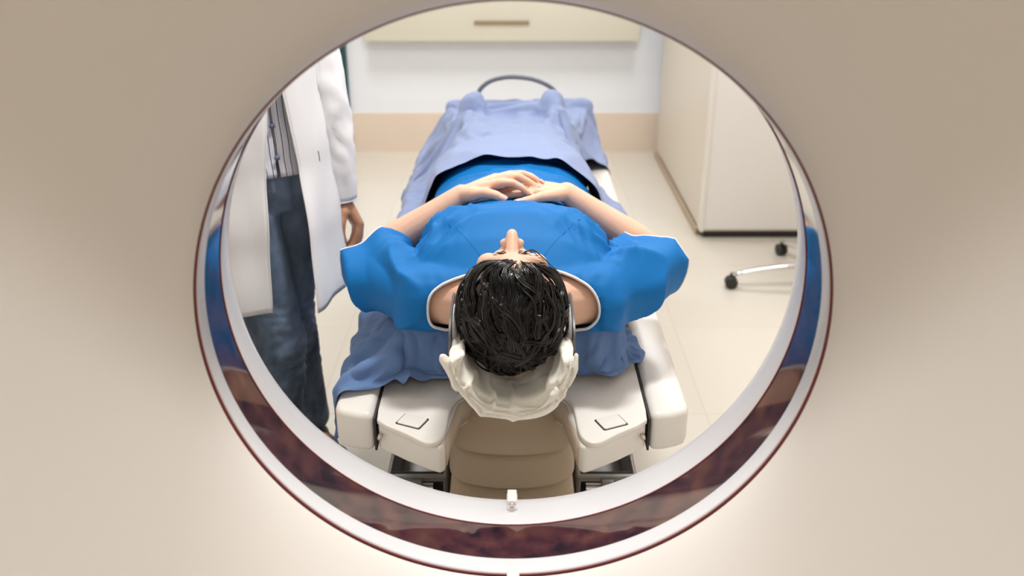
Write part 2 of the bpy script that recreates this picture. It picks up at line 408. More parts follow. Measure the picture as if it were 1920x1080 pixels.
# cradle: shallow dished board with mattress pad
bm = bmesh.new(); rings = []
for y in (1.64, 1.655, 1.7, 2.0, 2.4, 2.8, 3.2, 3.42, 3.435):
    g = .02 if y in (1.64, 3.435) else 0
    top = [Vector((x, y, .632 + .9 * x * x - g * .3)) for x in [(-.22 + g) + i * (.44 - 2 * g) / 12 for i in range(13)]]
    bot = [Vector((x, y, .610 + .9 * x * x)) for x in [(.22 - g) - i * (.44 - 2 * g) / 12 for i in range(13)]]
    rings.append(top + bot)
grid_faces(bm, rings, True, True, True); obj('cradle', bm, M['grey'], tb, auto=50)
bm = bmesh.new(); rings = []
for y in (1.63, 1.64, 1.66, 2.0, 2.4, 2.8, 3.2, 3.39, 3.41, 3.42):
    g = {1.63: .018, 1.64: .006, 3.41: .006, 3.42: .018}.get(y, 0)
    top = [Vector((x, y, .672 + .7 * x * x - g)) for x in [(-.20 + g) + i * (.40 - 2 * g) / 12 for i in range(13)]]
    bot = [Vector((x, y, .6335 + .9 * x * x)) for x in [(.20 - g) - i * (.40 - 2 * g) / 12 for i in range(13)]]
    rings.append(top + bot)
grid_faces(bm, rings, True, True, True); obj('mattress', bm, M['black'], tb, auto=50)
# foot plate with its carrying arch
fy = 3.455
f0, f1 = at(838, 207, y=fy), at(1106, 209, y=fy)
bm = bmesh.new(); fp = []
for i in range(25):
    t = i / 24; fp.append(Vector((f0.x + (f1.x - f0.x) * t, fy, f0.z - .020 * sin(pi * t))))
rings = [[p + Vector((0, a, b_)) for (a, b_) in ((-.008, 0), (.008, 0), (.008, -.16 ), (-.008, -.16))] for p in fp]
grid_faces(bm, rings, True, True, True); obj('foot_plate', bm, M['grey'], tb, bevel=.003)
M['tubegrey'] = mat('blue_grey_tube', (.13, .14, .18), .4)
arc = [at(px, py, y=fy + .03) for px, py in ((893, 196), (899, 170), (918, 153), (945, 145.5), (972, 145), (1003, 150), (1030, 162), (1044, 178), (1048, 200))]
bm = bmesh.new(); tube(bm, spline(arc, 6), .0085, 12); obj('carrying_arch', bm, M['tubegrey'], tb)
# bellows that close the lifting column
bm = bmesh.new(); rings = []
def bel(z, w_, d, yb=1.66):
    return [Vector((w_ * sin(a), yb - d * max(cos(a), 0) ** .38, z)) for a in [(-pi / 2) + i * pi / 40 for i in range(41)]]
prof = [(.562, .050, .02), (.560, .075, .050), (.552, .098, .078), (.540, .110, .098), (.520, .1185, .116), (.495, .123, .128), (.466, .1265, .137), (.459, .1295, .143), (.455, .1295, .143), (.452, .122, .126),
        (.430, .1255, .136), (.395, .1285, .143), (.383, .1315, .149), (.379, .1315, .149), (.376, .125, .132), (.35, .128, .142), (.315, .130, .147), (.303, .133, .153), (.299, .133, .153), (.296, .127, .137), (.24, .13, .149), (.15, .132, .15), (.03, .133, .151)]
for z, w_, d in prof: rings.append(bel(z, w_, d))
grid_faces(bm, rings, False); 
obj('bellows', bm, M['tan'], tb, solid=.002)
bx('lifting_column', -.125, .125, 1.675, 2.75, .03, ZB - .003, M['tan2'], tb, bevel=.01)
M['seamline'] = mat('bellows_seam', (.40, .31, .22), .6)
bx('base_plinth', -.20, .20, 1.70, 2.85, 0, .028, M['tan2'], tb, bevel=.006)
# roller frames either side of the column
for s in (-1, 1):
    fx = s * .235; y0 = 1.84
    bm = bmesh.new(); box(bm, fx - .075, fx + .075, y0, y0 + .012, .160, .172); box(bm, fx - .075, fx + .075, 2.588, 2.60, .160, .172); box(bm, fx - .075, fx - .066, y0, 2.6, .02, .16); box(bm, fx + .066, fx + .075, y0, 2.6, .02, .16); box(bm, fx - .066, fx + .066, y0 + .03, 2.6, .02, .03)
    rf = obj('roller_frame', bm, M['steel'], tb, bevel=.003)
    bx('frame_plate', fx - .064, fx + .064, y0 + .035, y0 + .04, .032, .158, M['gap'], rf, bevel=0)
    for k, z in enumerate((.065, .125)):
        bm = bmesh.new(); tube(bm, [(fx - .052, y0 + .014, z), (fx + .040, y0 + .014, z)], .017, 20); obj('roller', bm, M['chrome'] if k else M['black'], rf, auto=40)
    bm = bmesh.new(); tube(bm, [(fx - .06, y0 + .005, .10), (fx + .05, y0 + .005, .095)], .007, 10); obj('tie_rod', bm, M['steel'], rf)
    bm = bmesh.new(); lathe_y(bm, [(.0, y0 - .006), (.022, y0 - .006), (.026, y0), (.026, y0 + .008), (0, y0 + .008)], (fx + s * .035, .06), 24); obj('guide_wheel', bm, M['black'], rf)
    bx('guide_bracket', fx - s * .0 - .015, fx + .015, y0 - .012, y0 + .012, .02, .165, M['steel'], rf, bevel=.002)
tag(tb, 'cream white motorised patient table with tan bellows column, carrying the lying patient', 'table')

# ------------------------------------------------------------ head holder
PZ = .798
hh = empty('head_holder', (0, 1.45, .67))
def ushape(y, rad, zc, ztop, th, n=28):
    """U section: half circle below zc, straight arms up to ztop"""
    pts_o, pts_i = [], []
    path = [(-1, ztop)] + [(-1, zc + (ztop - zc) * k / 4) for k in (3, 2, 1)] 
    for sgn, arr, r in ((1, pts_o, rad), (1, pts_i, rad - th)):
        for k in (4, 3, 2, 1): arr.append(Vector((-r, y, zc + (ztop - zc) * k / 4)))
        for k in range(n + 1):
            a = pi + pi * k / n; arr.append(Vector((r * cos(a), y, zc + (rad * 1.0 - (rad - r)) * sin(a))))
        for k in (1, 2, 3, 4): arr.append(Vector((r, y, zc + (ztop - zc) * k / 4)))
    return pts_o + list(reversed(pts_i))
bm = bmesh.new(); rings = []
for y, zt in ((1.328, .775), (1.334, .790), (1.345, .804), (1.36, .816), (1.39, .826), (1.42, .832), (1.46, .832), (1.50, .820), (1.54, .79), (1.565, .76)):
    rings.append(ushape(y, .1065, PZ if zt > PZ else zt - .003, zt, .0035))
grid_faces(bm, rings, True, True, True); obj('shell', bm, M['grey'], hh, auto=50)
bm = bmesh.new(); box(bm, -.05, .05, 1.42, 1.637, .645, .689); obj('mounting_tongue', bm, M['grey'], hh, bevel=.01)
M['foam'] = mat('pale_foam', (.62, .58, .54), .9, bump=.5, bscale=300)
for s in (-1, 1):
    bm = bmesh.new(); rings = []
    for y, zt in ((1.37, .800), (1.385, .822), (1.42, .829), (1.445, .824), (1.455, .80)):
        rings.append([Vector((s * (.1018 - a), y, zt - b_)) for a, b_ in ((0, 0), (.005, .002), (.008, .02), (.008, .045), (0, .06))])
    grid_faces(bm, rings, True, True, True); obj('ear_pad', bm, M['foam'], hh)
tag(hh, 'dark grey U-shaped head holder cradling the head, lined with pale foam', 'head holder')

# ------------------------------------------------------------ remeshing helper for soft bodies
def evaluated(o):
    dg = bpy.context.evaluated_depsgraph_get(); dg.update()
    me = bpy.data.meshes.new_from_object(o.evaluated_get(dg)); return me
def voxel(bm, size, smooth=4, fac=.5):
    bmesh.ops.recalc_face_normals(bm, faces=bm.faces)
    me = bpy.data.meshes.new('tmp'); bm.to_mesh(me); bm.free()
    o = bpy.data.objects.new('tmp', me); col.objects.link(o)
    md = o.modifiers.new('r', 'REMESH'); md.mode = 'VOXEL'; md.voxel_size = size; md.adaptivity = 0
    if smooth:
        s_ = o.modifiers.new('s', 'SMOOTH'); s_.factor = fac; s_.iterations = smooth
    out = evaluated(o)
    bpy.data.objects.remove(o); bpy.data.meshes.remove(me)
    return out
def capsule(bm, p0, p1, r0, r1, n=16, flat=1.0, updir=None):
    p0, p1 = Vector(p0), Vector(p1); d = (p1 - p0); L = d.length; d = d.normalized() if L > 1e-6 else Vector((0, 0, 1))
    if updir is not None:
        b_ = Vector(updir); b_ = (b_ - d * b_.dot(d)).normalized(); a = b_.cross(d)
    else: a, b_ = frame_of(d)
    rings = []
    for k in range(6):
        t = pi / 2 * (1 - k / 5); r = max(r0 * cos(t), 1e-4); c = p0 - d * r0 * sin(t) * flat
        rings.append([c + a * r * cos(2 * pi * i / n) + b_ * r * flat * sin(2 * pi * i / n) for i in range(n)])
    for k in range(6):
        t = pi / 2 * k / 5; r = max(r1 * cos(t), 1e-4); c = p1 + d * r1 * sin(t) * flat
        rings.append([c + a * r * cos(2 * pi * i / n) + b_ * r * flat * sin(2 * pi * i / n) for i in range(n)])
    grid_faces(bm, rings, True, True, True)
def chain(bm, pts, rs, **k):
    for a, b_, r0, r1 in zip(pts[:-1], pts[1:], rs[:-1], rs[1:]): capsule(bm, a, b_, r0, r1, **k)
def ell(bm, c, r, rot=(0, 0, 0), n=28, m=18):
    E_ = Matrix.Rotation(rot[2], 3, 'Z') @ Matrix.Rotation(rot[1], 3, 'Y') @ Matrix.Rotation(rot[0], 3, 'X')
    c = Vector(c); rings = []
    for j in range(m + 1):
        t = pi * (j / m) ; rr = max(sin(t), 1e-3)
        rings.append([c + E_ @ Vector((r[0] * rr * cos(2 * pi * i / n), r[1] * rr * sin(2 * pi * i / n), -r[2] * cos(t))) for i in range(n)])
    grid_faces(bm, rings, True, True, True)
def rings_y(bm, sec, n=36, sq=2.4):
    """sections (y, cx, cz, rx, rz) joined; superellipse"""
    rr = []
    for y, cx_, cz_, rx, rz in sec:
        rr.append([Vector((cx_ + rx * math.copysign(abs(cos(a)) ** (2 / sq), cos(a)), y, cz_ + rz * math.copysign(abs(sin(a)) ** (2 / sq), sin(a)))) for a in [2 * pi * i / n for i in range(n)]])
    grid_faces(bm, rr, True, True, True)
def smoothstep(a, b_, x):
    t = max(0, min(1, (x - a) / (b_ - a))); return t * t * (3 - 2 * t)
def ridged(p, s, seed=0):
    return 1 - abs(noise.noise(Vector(p) * s + Vector((seed * 7.3, seed * 3.1, seed * 1.7)))) * 2
def vertex_normals(me): return [v.normal.copy() for v in me.vertices]

M['skin'] = mat('light_skin', (.80, .50, .36), .48, sss=.25, bump=.15, bscale=500, mottle=.05, mscale=25)
M['skin2'] = mat('tanned_skin', (.52, .27, .16), .48, sss=.2, bump=.15, bscale=500, mottle=.05, mscale=25)
M['nail'] = mat('fingernail', (.80, .50, .42), .25)
M['hair'] = mat('wet_black_hair', (.003, .0027, .0027), .20, spec=.5)
M['brow'] = mat('dark_brow_hair', (.03, .02, .015), .6)

# ------------------------------------------------------------ the patient
HC = Vector((0, 1.400, .832))          # centre of the cranium
pt = empty('person', (0, 1.6, .69))
def head_pieces(bm, C, ex, ey, ez, female=False):
    """C cranium centre; ex to the side, ey towards the feet, ez out of the face"""
    Q = Matrix((ex, ey, ez)).transposed(); e_ = Q.to_euler(); rot = tuple(e_)
    def P(a, b_, c): return C + ex * a + ey * b_ + ez * c
    def el(p, r, rx=0.0):
        T = Q @ Matrix.Rotation(rx, 3, 'X'); c = P(*p); rings = []
        for j in range(15):
            t = pi * j / 14; rr = max(sin(t), 1e-3)
            rings.append([c + T @ Vector((r[0] * rr * cos(2 * pi * i / 22), r[1] * rr * sin(2 * pi * i / 22), -r[2] * cos(t))) for i in range(22)])
        grid_faces(bm, rings, True, True, True)
    el((0, 0, -.008), (.074, .094, .090)); el((0, -.012, .012), (.068, .075, .080)); el((0, .03, .030), (.062, .062, .062))   # skull, forehead, mid face
    el((0, .075, .030), (.052, .055, .050)); el((0, .105, .058), (.024, .020, .022))       # jaw, chin
    el((0, .030, .080), (.050, .013, .013))                                                # brow ridge
    for s in (-1, 1):
        el((s * .040, .058, .060), (.022, .020, .020)); el((s * .026, .050, .070), (.016, .012, .014))      # cheek, closed eyelid
        el((s * .010, .076, .092), (.0078, .010, .008)); el((s * .0755, .045, -.008), (.008, .030, .018), R(15))   # nostril wing, ear
        el((s * .080, .040, -.014), (.006, .026, .014), R(10))
    capsule(bm, P(0, .034, .080), P(0, .076, .106), .0115, .0100); el((0, .079, .107), (.0105, .010, .010))    # nose
    capsule(bm, P(-.016, .093, .085), P(.016, .093, .085), .0065, .0065); capsule(bm, P(-.014, .101, .083), P(.014, .101, .083), .0065, .0065)  # lips
    return P

bm = bmesh.new()
ex, ey, ez = Vector((1, 0, 0)), Vector((0, .985, -.17)).normalized(), Vector((0, .17, .985)).normalized()
HP = head_pieces(bm, HC, ex, Vector((0, .99, .06)).normalized(), Vector((0, -.06, .99)).normalized())
capsule(bm, (0, 1.45, .800), (0, 1.62, .775), .056, .062); capsule(bm, (-.03, 1.56, .77), (-.15, 1.60, .765), .05, .052); capsule(bm, (.03, 1.56, .77), (.15, 1.60, .765), .05, .052)
rings_y(bm, [(1.575, 0, .765, .12, .045), (1.60, 0, .770, .16, .065), (1.65, 0, .785, .175, .088), (1.70, 0, .795, .175, .100), (1.76, 0, .793, .170, .097), (1.84, 0, .780, .163, .086), (1.95, 0, .776, .163, .086), (2.06, 0, .780, .170, .090), (2.16, 0, .780, .176, .088), (2.26, 0, .775, .17, .08), (2.30, 0, .77, .15, .07)])
eL, eR = Vector((-.322, 1.828, .750)), Vector((.324, 1.835, .752))
wL, wR = at(866, 366, y=1.875), at(1062, 362, y=1.875)
for s, e_, w_ in ((-1, eL, wL), (1, eR, wR)):
    S = Vector((s * .185, 1.625, .765))
    chain(bm, [S, S.lerp(e_, .35), e_], [.052, .045, .036])
    chain(bm, [e_, e_.lerp(w_, .3), e_.lerp(w_, .75), w_], [.036, .038, .028, .024])
def hand(bm, J, w_, base=.0125, sm=1.0):
    """J: dict of finger -> joint points from the knuckle out; thumb from its root"""
    up = Vector((0, 0, 1))
    for f, pts in J.items():
        r0 = {'thumb': .0115, 'index': .0098, 'middle': .0100, 'ring': .0092, 'pinky': .0080}[f] * sm
        rs = [r0 * (1.12 - .12 * i) for i in range(len(pts))]
        chain(bm, pts, rs)
        if f != 'thumb': chain(bm, [w_.lerp(pts[0], .05), w_.lerp(pts[0], .55), pts[0]], [.018 * sm, .0155 * sm, .0118 * sm])
        else: chain(bm, [w_.lerp(pts[0], .2), pts[0]], [.018 * sm, .0155 * sm])
# the patient's left hand lies on top
JL = {'index': [at(916, 349, y=1.845), at(938, 342, y=1.842), at(962, 343, y=1.838), at(980, 353, y=1.835), at(994, 365, y=1.832)],
      'middle': [at(926, 340, y=1.865), at(950, 332, y=1.863), at(972, 331, y=1.860), at(993, 342, y=1.857), at(1009, 352, y=1.855)],
      'ring': [at(930, 336, y=1.885), at(955, 328, y=1.884), at(978, 325, y=1.882), at(1000, 333, y=1.880), at(1012, 341, y=1.879)],
      'pinky': [at(930, 334, y=1.903), at(955, 326, y=1.904), at(982, 325, y=1.902), at(998, 330, y=1.900), at(1008, 336, y=1.899)],
      'thumb': [at(890, 364, y=1.838), at(912, 362, y=1.820), at(930, 366, y=1.810), at(942, 372, y=1.806)]}
JR = {'index': [at(1014, 361, y=1.850), at(992, 361, y=1.848), at(965, 364, y=1.850), at(945, 368, y=1.852), at(928, 372, y=1.855)],
      'middle': [at(1010, 356, y=1.870), at(990, 357, y=1.868), at(962, 360, y=1.868), at(940, 363, y=1.870), at(924, 367, y=1.872)],
      'ring': [at(1008, 351, y=1.890), at(985, 352, y=1.888), at(960, 354, y=1.888), at(940, 357, y=1.889), at(925, 360, y=1.890)],
      'pinky': [at(1012, 348, y=1.906), at(990, 348, y=1.905), at(970, 350, y=1.905), at(955, 352, y=1.906), at(942, 355, y=1.906)],
      'thumb': [at(1040, 366, y=1.840), at(1015, 369, y=1.815), at(995, 375, y=1.806), at(973, 380, y=1.800)]}
hand(bm, JL, wL); hand(bm, JR, wR)
for s in (-1, 1):   # legs under the blanket
    chain(bm, [(s * .085, 2.22, .765), (s * .09, 2.60, .765), (s * .095, 2.72, .755), (s * .105, 2.88, .740)], [.082, .055, .055, .036])
    chain(bm, [(s * .108, 2.90, .725), (s * .118, 2.92, .77), (s * .124, 2.93, .80)], [.036, .030, .022])
body_me = voxel(bm, .0034, smooth=5, fac=.5)
body = link_mesh('body', body_me, M['skin'], pt)
# nails on the thumbs and the visible fingertips
def nail(p, q, parent, up, m, s=1.0):
    d = (q - p).normalized(); bm = bmesh.new(); u = (up - d * up.dot(d)).normalized(); a = d.cross(u); c = q + u * .0066 * s + d * .003
    rings = []
    for i in range(7):
        t = -1 + i / 3; w_ = .0055 * s * (1 - .25 * max(0, t) ** 2)
        rings.append([c + d * t * .006 * s + a * w_ * k / 3 + u * (-.0028 * s * (k / 3) ** 2 + .0006) for k in range(-3, 4)])
    grid_faces(bm, rings, False); return obj('fingernail', bm, m, parent, solid=.0006)
nail(JL['thumb'][2], JL['thumb'][3], body, Vector((.2, -.75, .6)), M['nail'], 1.25)
nail(JR['thumb'][2], JR['thumb'][3], body, Vector((-.2, -.75, .6)), M['nail'], 1.25)
nail(JL['middle'][3], JL['middle'][4], body, Vector((0, -.2, 1)), M['nail'])
nail(JL['ring'][3], JL['ring'][4], body, Vector((0, -.2, 1)), M['nail'], .95)
nail(JL['index'][3], JL['index'][4], body, Vector((.4, -.3, .9)), M['nail'])
# brows and lashes
for s in (-1, 1):
    bm = bmesh.new()
    for k in range(46):
        t = k / 45; a, b_ = s * (.010 + .044 * t), .036 - .006 * sin(pi * t) + .008 * t
        base = HP(a, b_ + random.uniform(-.003, .003), .0935 - 9.0 * (abs(a) - .0) ** 2 * 1.15)
        tip = base + Vector((s * .008, random.uniform(-.002, .001), .0035 - .004 * t))
        tube(bm, [base, base.lerp(tip, .5) + Vector((0, 0, .0008)), tip], [.0007, .0006, .0002], 5)
    obj('eyebrow', bm, M['brow'], body)

# hair: a cap on the skull and a few thousand combed strands
def hairsurf(u, lift=0.0):
    """u: direction from the head's centre"""
    u = u.normalized(); k = 1 / sqrt((u.x / (.0790 + lift)) ** 2 + (u.y / (.0910 + lift)) ** 2 + (u.z / (.0965 + lift)) ** 2)
    return HC + Vector((0, 0, -.004)) + u * k
def hair_limit(u):      # where the hairline runs: forehead bare, temples covered, lower on the left
    return -.20 + .42 * smoothstep(.30, .80, abs(u.x)) + (.10 * smoothstep(-.05, -.4, u.x)) + .05 * noise.noise(u * 7)
hb = bmesh.new(); nu, nv = 96, 44; rings = []
capax = Vector((0, -.99, .12)).normalized(); ca, cb_ = frame_of(capax)
for j in range(nv + 1):
    ring = []
    for i in range(nu):
        ph = 2 * pi * i / nu; dd_ = ca * cos(ph) + cb_ * sin(ph)
        th = R(3) + (R(86) - R(15) * max(0, dd_.z) ** 2) * j / nv - R(3)
        d = capax * cos(th) + dd_ * sin(th)
        lift = .009 * (1 - smoothstep(.80, 1.0, j / nv)) + .0016 * noise.noise(d * 9)
        ring.append(hairsurf(d, lift))
    rings.append(ring)
grid_faces(hb, rings, True, True, True)
hair_cap = hb
def strand(bm, pts, r, n=4):
    tube(bm, pts, [r * (.12 if i == 0 else 1 - .85 * (i / (len(pts) - 1)) ** 2.5) for i in range(len(pts))], n, cap=True)
rnd = random.Random(11)
PARTX = .10
def want(u):
    s_ = -1 if u.x < PARTX else 1
    lat = Vector((s_, 0, 0)) - u * (s_ * u.x)
    bk_ = Vector((0, -1, 0)) + u * u.y
    w_ = smoothstep(.15, -.75, u.y)
    dn_ = Vector((0, 0, -1)) + u * u.z
    return (lat * (1.15 * (1 - w_) ** .7) * (.45 + min(1, abs(u.x - PARTX) * 2)) + bk_ * (.30 + .75 * w_) + dn_ * (.35 * w_))
def flow(start, steps, step, lift, wob, seed):
    u = start.normalized(); pts = []; d = want(u).normalized()
    for i in range(steps):
        t = i / (steps - 1)
        pts.append(hairsurf(u, .0095 + lift * sin(pi * min(1, t * .9 + .1)) - .002 * t))
        q = u * 3.2 + Vector((seed * .25, 0, 0)); turn = noise.noise(q) * wob + noise.noise(u * 8 + Vector((seed, 1, 2))) * wob * .45
        d = (d * .72 + want(u) * .30); d = (d - u * d.dot(u)).normalized()
        d = (d + u.cross(d) * turn).normalized()
        u = (u + d * step).normalized()
    return pts
def lock(u, n_, step, lift, wob, wdt, cnt, r0, r1):
    seed = rnd.random() * 6; spine = flow(u, n_, step, lift, wob, seed)
    for q_ in range(cnt):
        ox, oz = rnd.gauss(0, 1) * wdt, rnd.uniform(-.0006, .0016); P = []
        for i, p in enumerate(spine):
            tt = i / (n_ - 1); nrm = (p - HC).normalized(); tg = (spine[min(i + 1, n_ - 1)] - spine[max(i - 1, 0)]).normalized(); sdv = nrm.cross(tg)
            P.append(p + sdv * ox * (1 - .85 * tt ** 1.5) * (.45 + 1.2 * min(1, tt * 2.5)) + nrm * (oz - abs(ox) * .25))
        strand(hair_cap, P, rnd.uniform(r0, r1), 5)
made = 0
while made < 330:
    u = Vector((rnd.uniform(-1, 1), rnd.uniform(-1, .3), rnd.uniform(-.75, 1)))
    if not .3 < u.length < 1: continue
    u.normalize()
    if u.y > hair_limit(u): continue
    made += 1
    big = rnd.random() < .30
    lock(u, rnd.randint(10, 15), rnd.uniform(.075, .115), .0015 + .010 * rnd.random() ** 3, .75, rnd.uniform(.0022, .0045) if big else rnd.uniform(.001, .0022), 12 if big else 6, .0007, .0015)
# locks rooted along the hairline, standing up before they fall back
for k in range(95):
    x = rnd.uniform(-.95, .95); u = Vector((x, 0, sqrt(max(.02, 1 - x * x)))); u.y = hair_limit(u); u.normalize()
    lock(u, rnd.randint(9, 13), rnd.uniform(.08, .11), .004 + .007 * rnd.random(), .8, rnd.uniform(.0015, .003), 8, .0006, .0012)
# loose fringe strands over the forehead
for k in range(120):
    x = rnd.uniform(-.80, .55); u = Vector((x, 0, sqrt(1 - x * x))); u.y = hair_limit(u) - .02; u.normalize()
    p = hairsurf(u, .006); s = -1 if x < PARTX else 1
    tip = p + Vector((s * rnd.uniform(.006, .024), rnd.uniform(-.002, .012), rnd.uniform(-.006, .002) - .012 * abs(x)))
    mid = p.lerp(tip, .5) + Vector((0, .001, .005))
    strand(hair_cap, spline([p - Vector((0, .012, .003)), p, mid, tip], 3), rnd.uniform(.0004, .0008), 4)
long_ = [Vector((.020, 1.425, .930)), Vector((.036, 1.443, .926)), Vector((.052, 1.446, .912)), Vector((.068, 1.440, .898)), Vector((.080, 1.440, .890))]
strand(hair_cap, spline(long_, 5), .0012, 5); strand(hair_cap, spline([p + Vector((-.003, .002, -.003)) for p in long_[:4]], 5), .0009, 5)
me = bpy.data.meshes.new('hair'); hair_cap.to_mesh(me); hair_cap.free(); link_mesh('hair', me, M['hair'], pt)
def weave(name, c, rough=.85, sheen=.25, fine=1400, strength=.25):
    m = mat(name, c, rough, bump=strength, bscale=fine, sheen=sheen, bdist=.0006)
    return m
M['gown'] = weave('bright_blue_gown_cloth', (.0, .155, .47), .6, .0)
M['gown'].node_tree.nodes['Principled BSDF'].inputs['Specular IOR Level'].default_value = .25
M['drape'] = weave('slate_blue_drape_cloth', (.115, .205, .41), .85, .1)
M['blanket'] = weave('dusty_blue_sheet_cloth', (.235, .30, .50), .85, .1)
M['white_cloth'] = weave('off_white_pillow_cloth', (.92, .90, .80), .9, .0)
M['piping'] = mat('white_piping', (.82, .82, .84), .7)

def loops_of(bm):
    be = [e for e in bm.edges if e.is_boundary]; nb = {}
    for e in be:
        for v in e.verts: nb.setdefault(v, []).append(e)
    seen = set(); out = []
    for e in be:
        if e in seen: continue
        v0 = e.verts[0]; v = e.other_vert(v0); seen.add(e); L = [v0, v]
        while v != v0:
            nx = [q for q in nb[v] if q not in seen]
            if not nx: break
            seen.add(nx[0]); v = nx[0].other_vert(v); L.append(v)
        if len(L) > 8: out.append(L[:-1] if L[0] == L[-1] else L)
    return out
def clean_cut(bm, keep, smooth=14):
    """drop everything that keep() rejects, then straighten the edges that are left"""
    bmesh.ops.delete(bm, geom=[f for f in bm.faces if not keep(f.calc_center_median())], context='FACES')
    bmesh.ops.delete(bm, geom=[v for v in bm.verts if not v.link_faces], context='VERTS')
    Ls = loops_of(bm)
    for L in Ls:
        for _ in range(smooth):
            P = [v.co.copy() for v in L]; n_ = len(L)
            for i, v in enumerate(L): v.co = P[i] * .4 + (P[i - 1] + P[(i + 1) % n_]) * .3
    # relax the neighbours
    for _ in range(3):
        nbv = {v for L in Ls for q in L for e in q.link_edges for v in (e.other_vert(q),) if not v.is_boundary}
        for v in nbv:
            a = Vector((0, 0, 0)); 
            for e in v.link_edges: a += e.other_vert(v).co
            v.co = v.co.lerp(a / len(v.link_edges), .5)
    return Ls
def largest_only(bm):
    left = set(bm.verts); best = []
    while left:
        s_ = [left.pop()]; comp = [s_[0]]
        while s_:
            v = s_.pop()
            for e in v.link_edges:
                q = e.other_vert(v)
                if q in left: left.discard(q); s_.append(q); comp.append(q)
        if len(comp) > len(best): best = comp
    keep = set(best); bmesh.ops.delete(bm, geom=[v for v in bm.verts if v not in keep], context='VERTS')

# ------------------------------------------------------------ the patient's gown
bm = bmesh.new()
rings_y(bm, [(1.560, 0, .770, .135, .050), (1.585, 0, .772, .165, .070), (1.63, 0, .786, .188, .093), (1.69, 0, .796, .190, .112), (1.75, 0, .796, .186, .112), (1.82, 0, .784, .180, .098), (1.90, 0, .776, .178, .094), (2.00, 0, .778, .182, .098), (2.08, 0, .782, .188, .104), (2.2, 0, .782, .19, .10), (2.36, 0, .775, .19, .085)], sq=2.3)
for s in (-1, 1):
    capsule(bm, (s * .03, 1.585, .772), (s * .165, 1.598, .765), .060, .067)
    chain(bm, [(s * .160, 1.615, .770), (s * .215, 1.670, .765), (s * .262, 1.730, .760), (s * .318, 1.810, .757)], [.070, .074, .079, .082], n=24, flat=.80, updir=(0, 0, 1))
gm = voxel(bm, .0052, smooth=9, fac=.6)
bm = bmesh.new(); bm.from_mesh(gm)
YC = [(-.30, .5), (-.166, .5), (-.160, 1.536), (-.145, 1.546), (-.115, 1.557), (-.085, 1.566), (-.04, 1.572), (.0, 1.574), (.045, 1.578), (.085, 1.578), (.115, 1.564), (.145, 1.549), (.165, 1.534), (.176, 1.520), (.182, .5), (.3, .5)]
def interp(T, x):
    if x <= T[0][0]: return T[0][1]
    for (a, va), (b_, vb) in zip(T[:-1], T[1:]):
        if x <= b_: return va + (vb - va) * (x - a) / (b_ - a)
    return T[-1][1]
cutn = {-1: Vector((-.62, .78, 0)).normalized(), 1: Vector((.62, .78, 0)).normalized()}
cutp = {-1: Vector((-.292, 1.770, .77)), 1: Vector((.284, 1.770, .77))}
def keep_gown(c):
    if c.y < interp(YC, c.x): return False
    s = -1 if c.x < 0 else 1
    if abs(c.x) > .215 and (c - cutp[s]).dot(cutn[s]) > 0: return False
    return c.y < 2.33
Ls = clean_cut(bm, keep_gown, 30); largest_only(bm); bm.normal_update()
def gown_fold(p):
    a = abs(p.x); s = 1 if p.x > 0 else -1
    sl = smoothstep(.15, .24, a)                                      # on the sleeve
    q = Vector((p.x * s, p.y, p.z))
    u = q.x * .62 + q.y * -.35; v = q.x * .5 + q.y * .8
    f = (ridged((u * 1.0, v * .33, q.z * .5), 15, 2 + s) ** 2 - .16) * .026 * sl
    f += (noise.noise(Vector((u * 26, v * 9, q.z * 8 + s * 4)))) * .008 * sl
    # creases that run from the armpits across the chest
    ap = (1 - smoothstep(.02, .13, ((a - .165) ** 2 + (p.y - 1.72) ** 2) ** .5))
    f += (ridged((q.x * 1.6 + q.y * 1.2, q.x * .5 - q.y * .5, 0), 22, 5 + s) - .3) * .016 * ap
    ch = 1 - smoothstep(.12, .2, a)
    f += noise.noise(Vector((p.x * 7, p.y * 15, 3))) * .0035 * ch
    f += (ridged((p.x * .55, p.y * 1.3, 2), 16, 9) ** 3) * .006 * ch * smoothstep(1.68, 1.76, p.y)
    # pulls behind the neckline
    f += (ridged((p.x * 2.0 - s * p.y * 1.0, p.y * .3, 0), 20, 12) - .5) * .006 * (1 - smoothstep(.0, .07, p.y - interp(YC, p.x))) * smoothstep(.10, .17, a)
    return max(f, -.0045)
disp = [(v, v.normal * gown_fold(v.co)) for v in bm.verts]
for v, d in disp: v.co += d
bm.normal_update()
from mathutils.bvhtree import BVHTree
Ls = loops_of(bm); gown_edges = [[v.co.copy() for v in L] for L in Ls]
gbvh = BVHTree.FromBMesh(bm)
me = bpy.data.meshes.new('hospital_gown'); bm.to_mesh(me); bm.free(); bpy.data.meshes.remove(gm)
gown = link_mesh('hospital_gown', me, M['gown'], pt)
md = gown.modifiers.new('solid', 'SOLIDIFY'); md.thickness = .0016; md.offset = 0
for L in gown_edges:
    c = sum(L, Vector()) / len(L)
    if c.y > 2.1: continue
    P = L[::2]
    bm = bmesh.new(); tube(bm, P, .0028 if abs(c.x) < .1 else .0022, 8, closed=True, cap=False)
    obj('piping', bm, M['piping'], gown)
def on_gown(x, y):
    h_ = gbvh.ray_cast(Vector((x, y, 1.2)), Vector((0, 0, -1))); return h_[0] + Vector((0, 0, .0006)) if h_[0] else None
for pl in ([(-.062, 1.600), (-.095, 1.645), (-.135, 1.70), (-.170, 1.745)], [(.062, 1.600), (.095, 1.645), (.135, 1.70), (.170, 1.745)]):
    P = [on_gown(p.x, p.y) for p in spline([(x, y, 0) for x, y in pl], 8)]; P = [p for p in P if p]
    bm = bmesh.new(); tube(bm, P, .0009, 6); obj('seam', bm, M['gown'], gown)

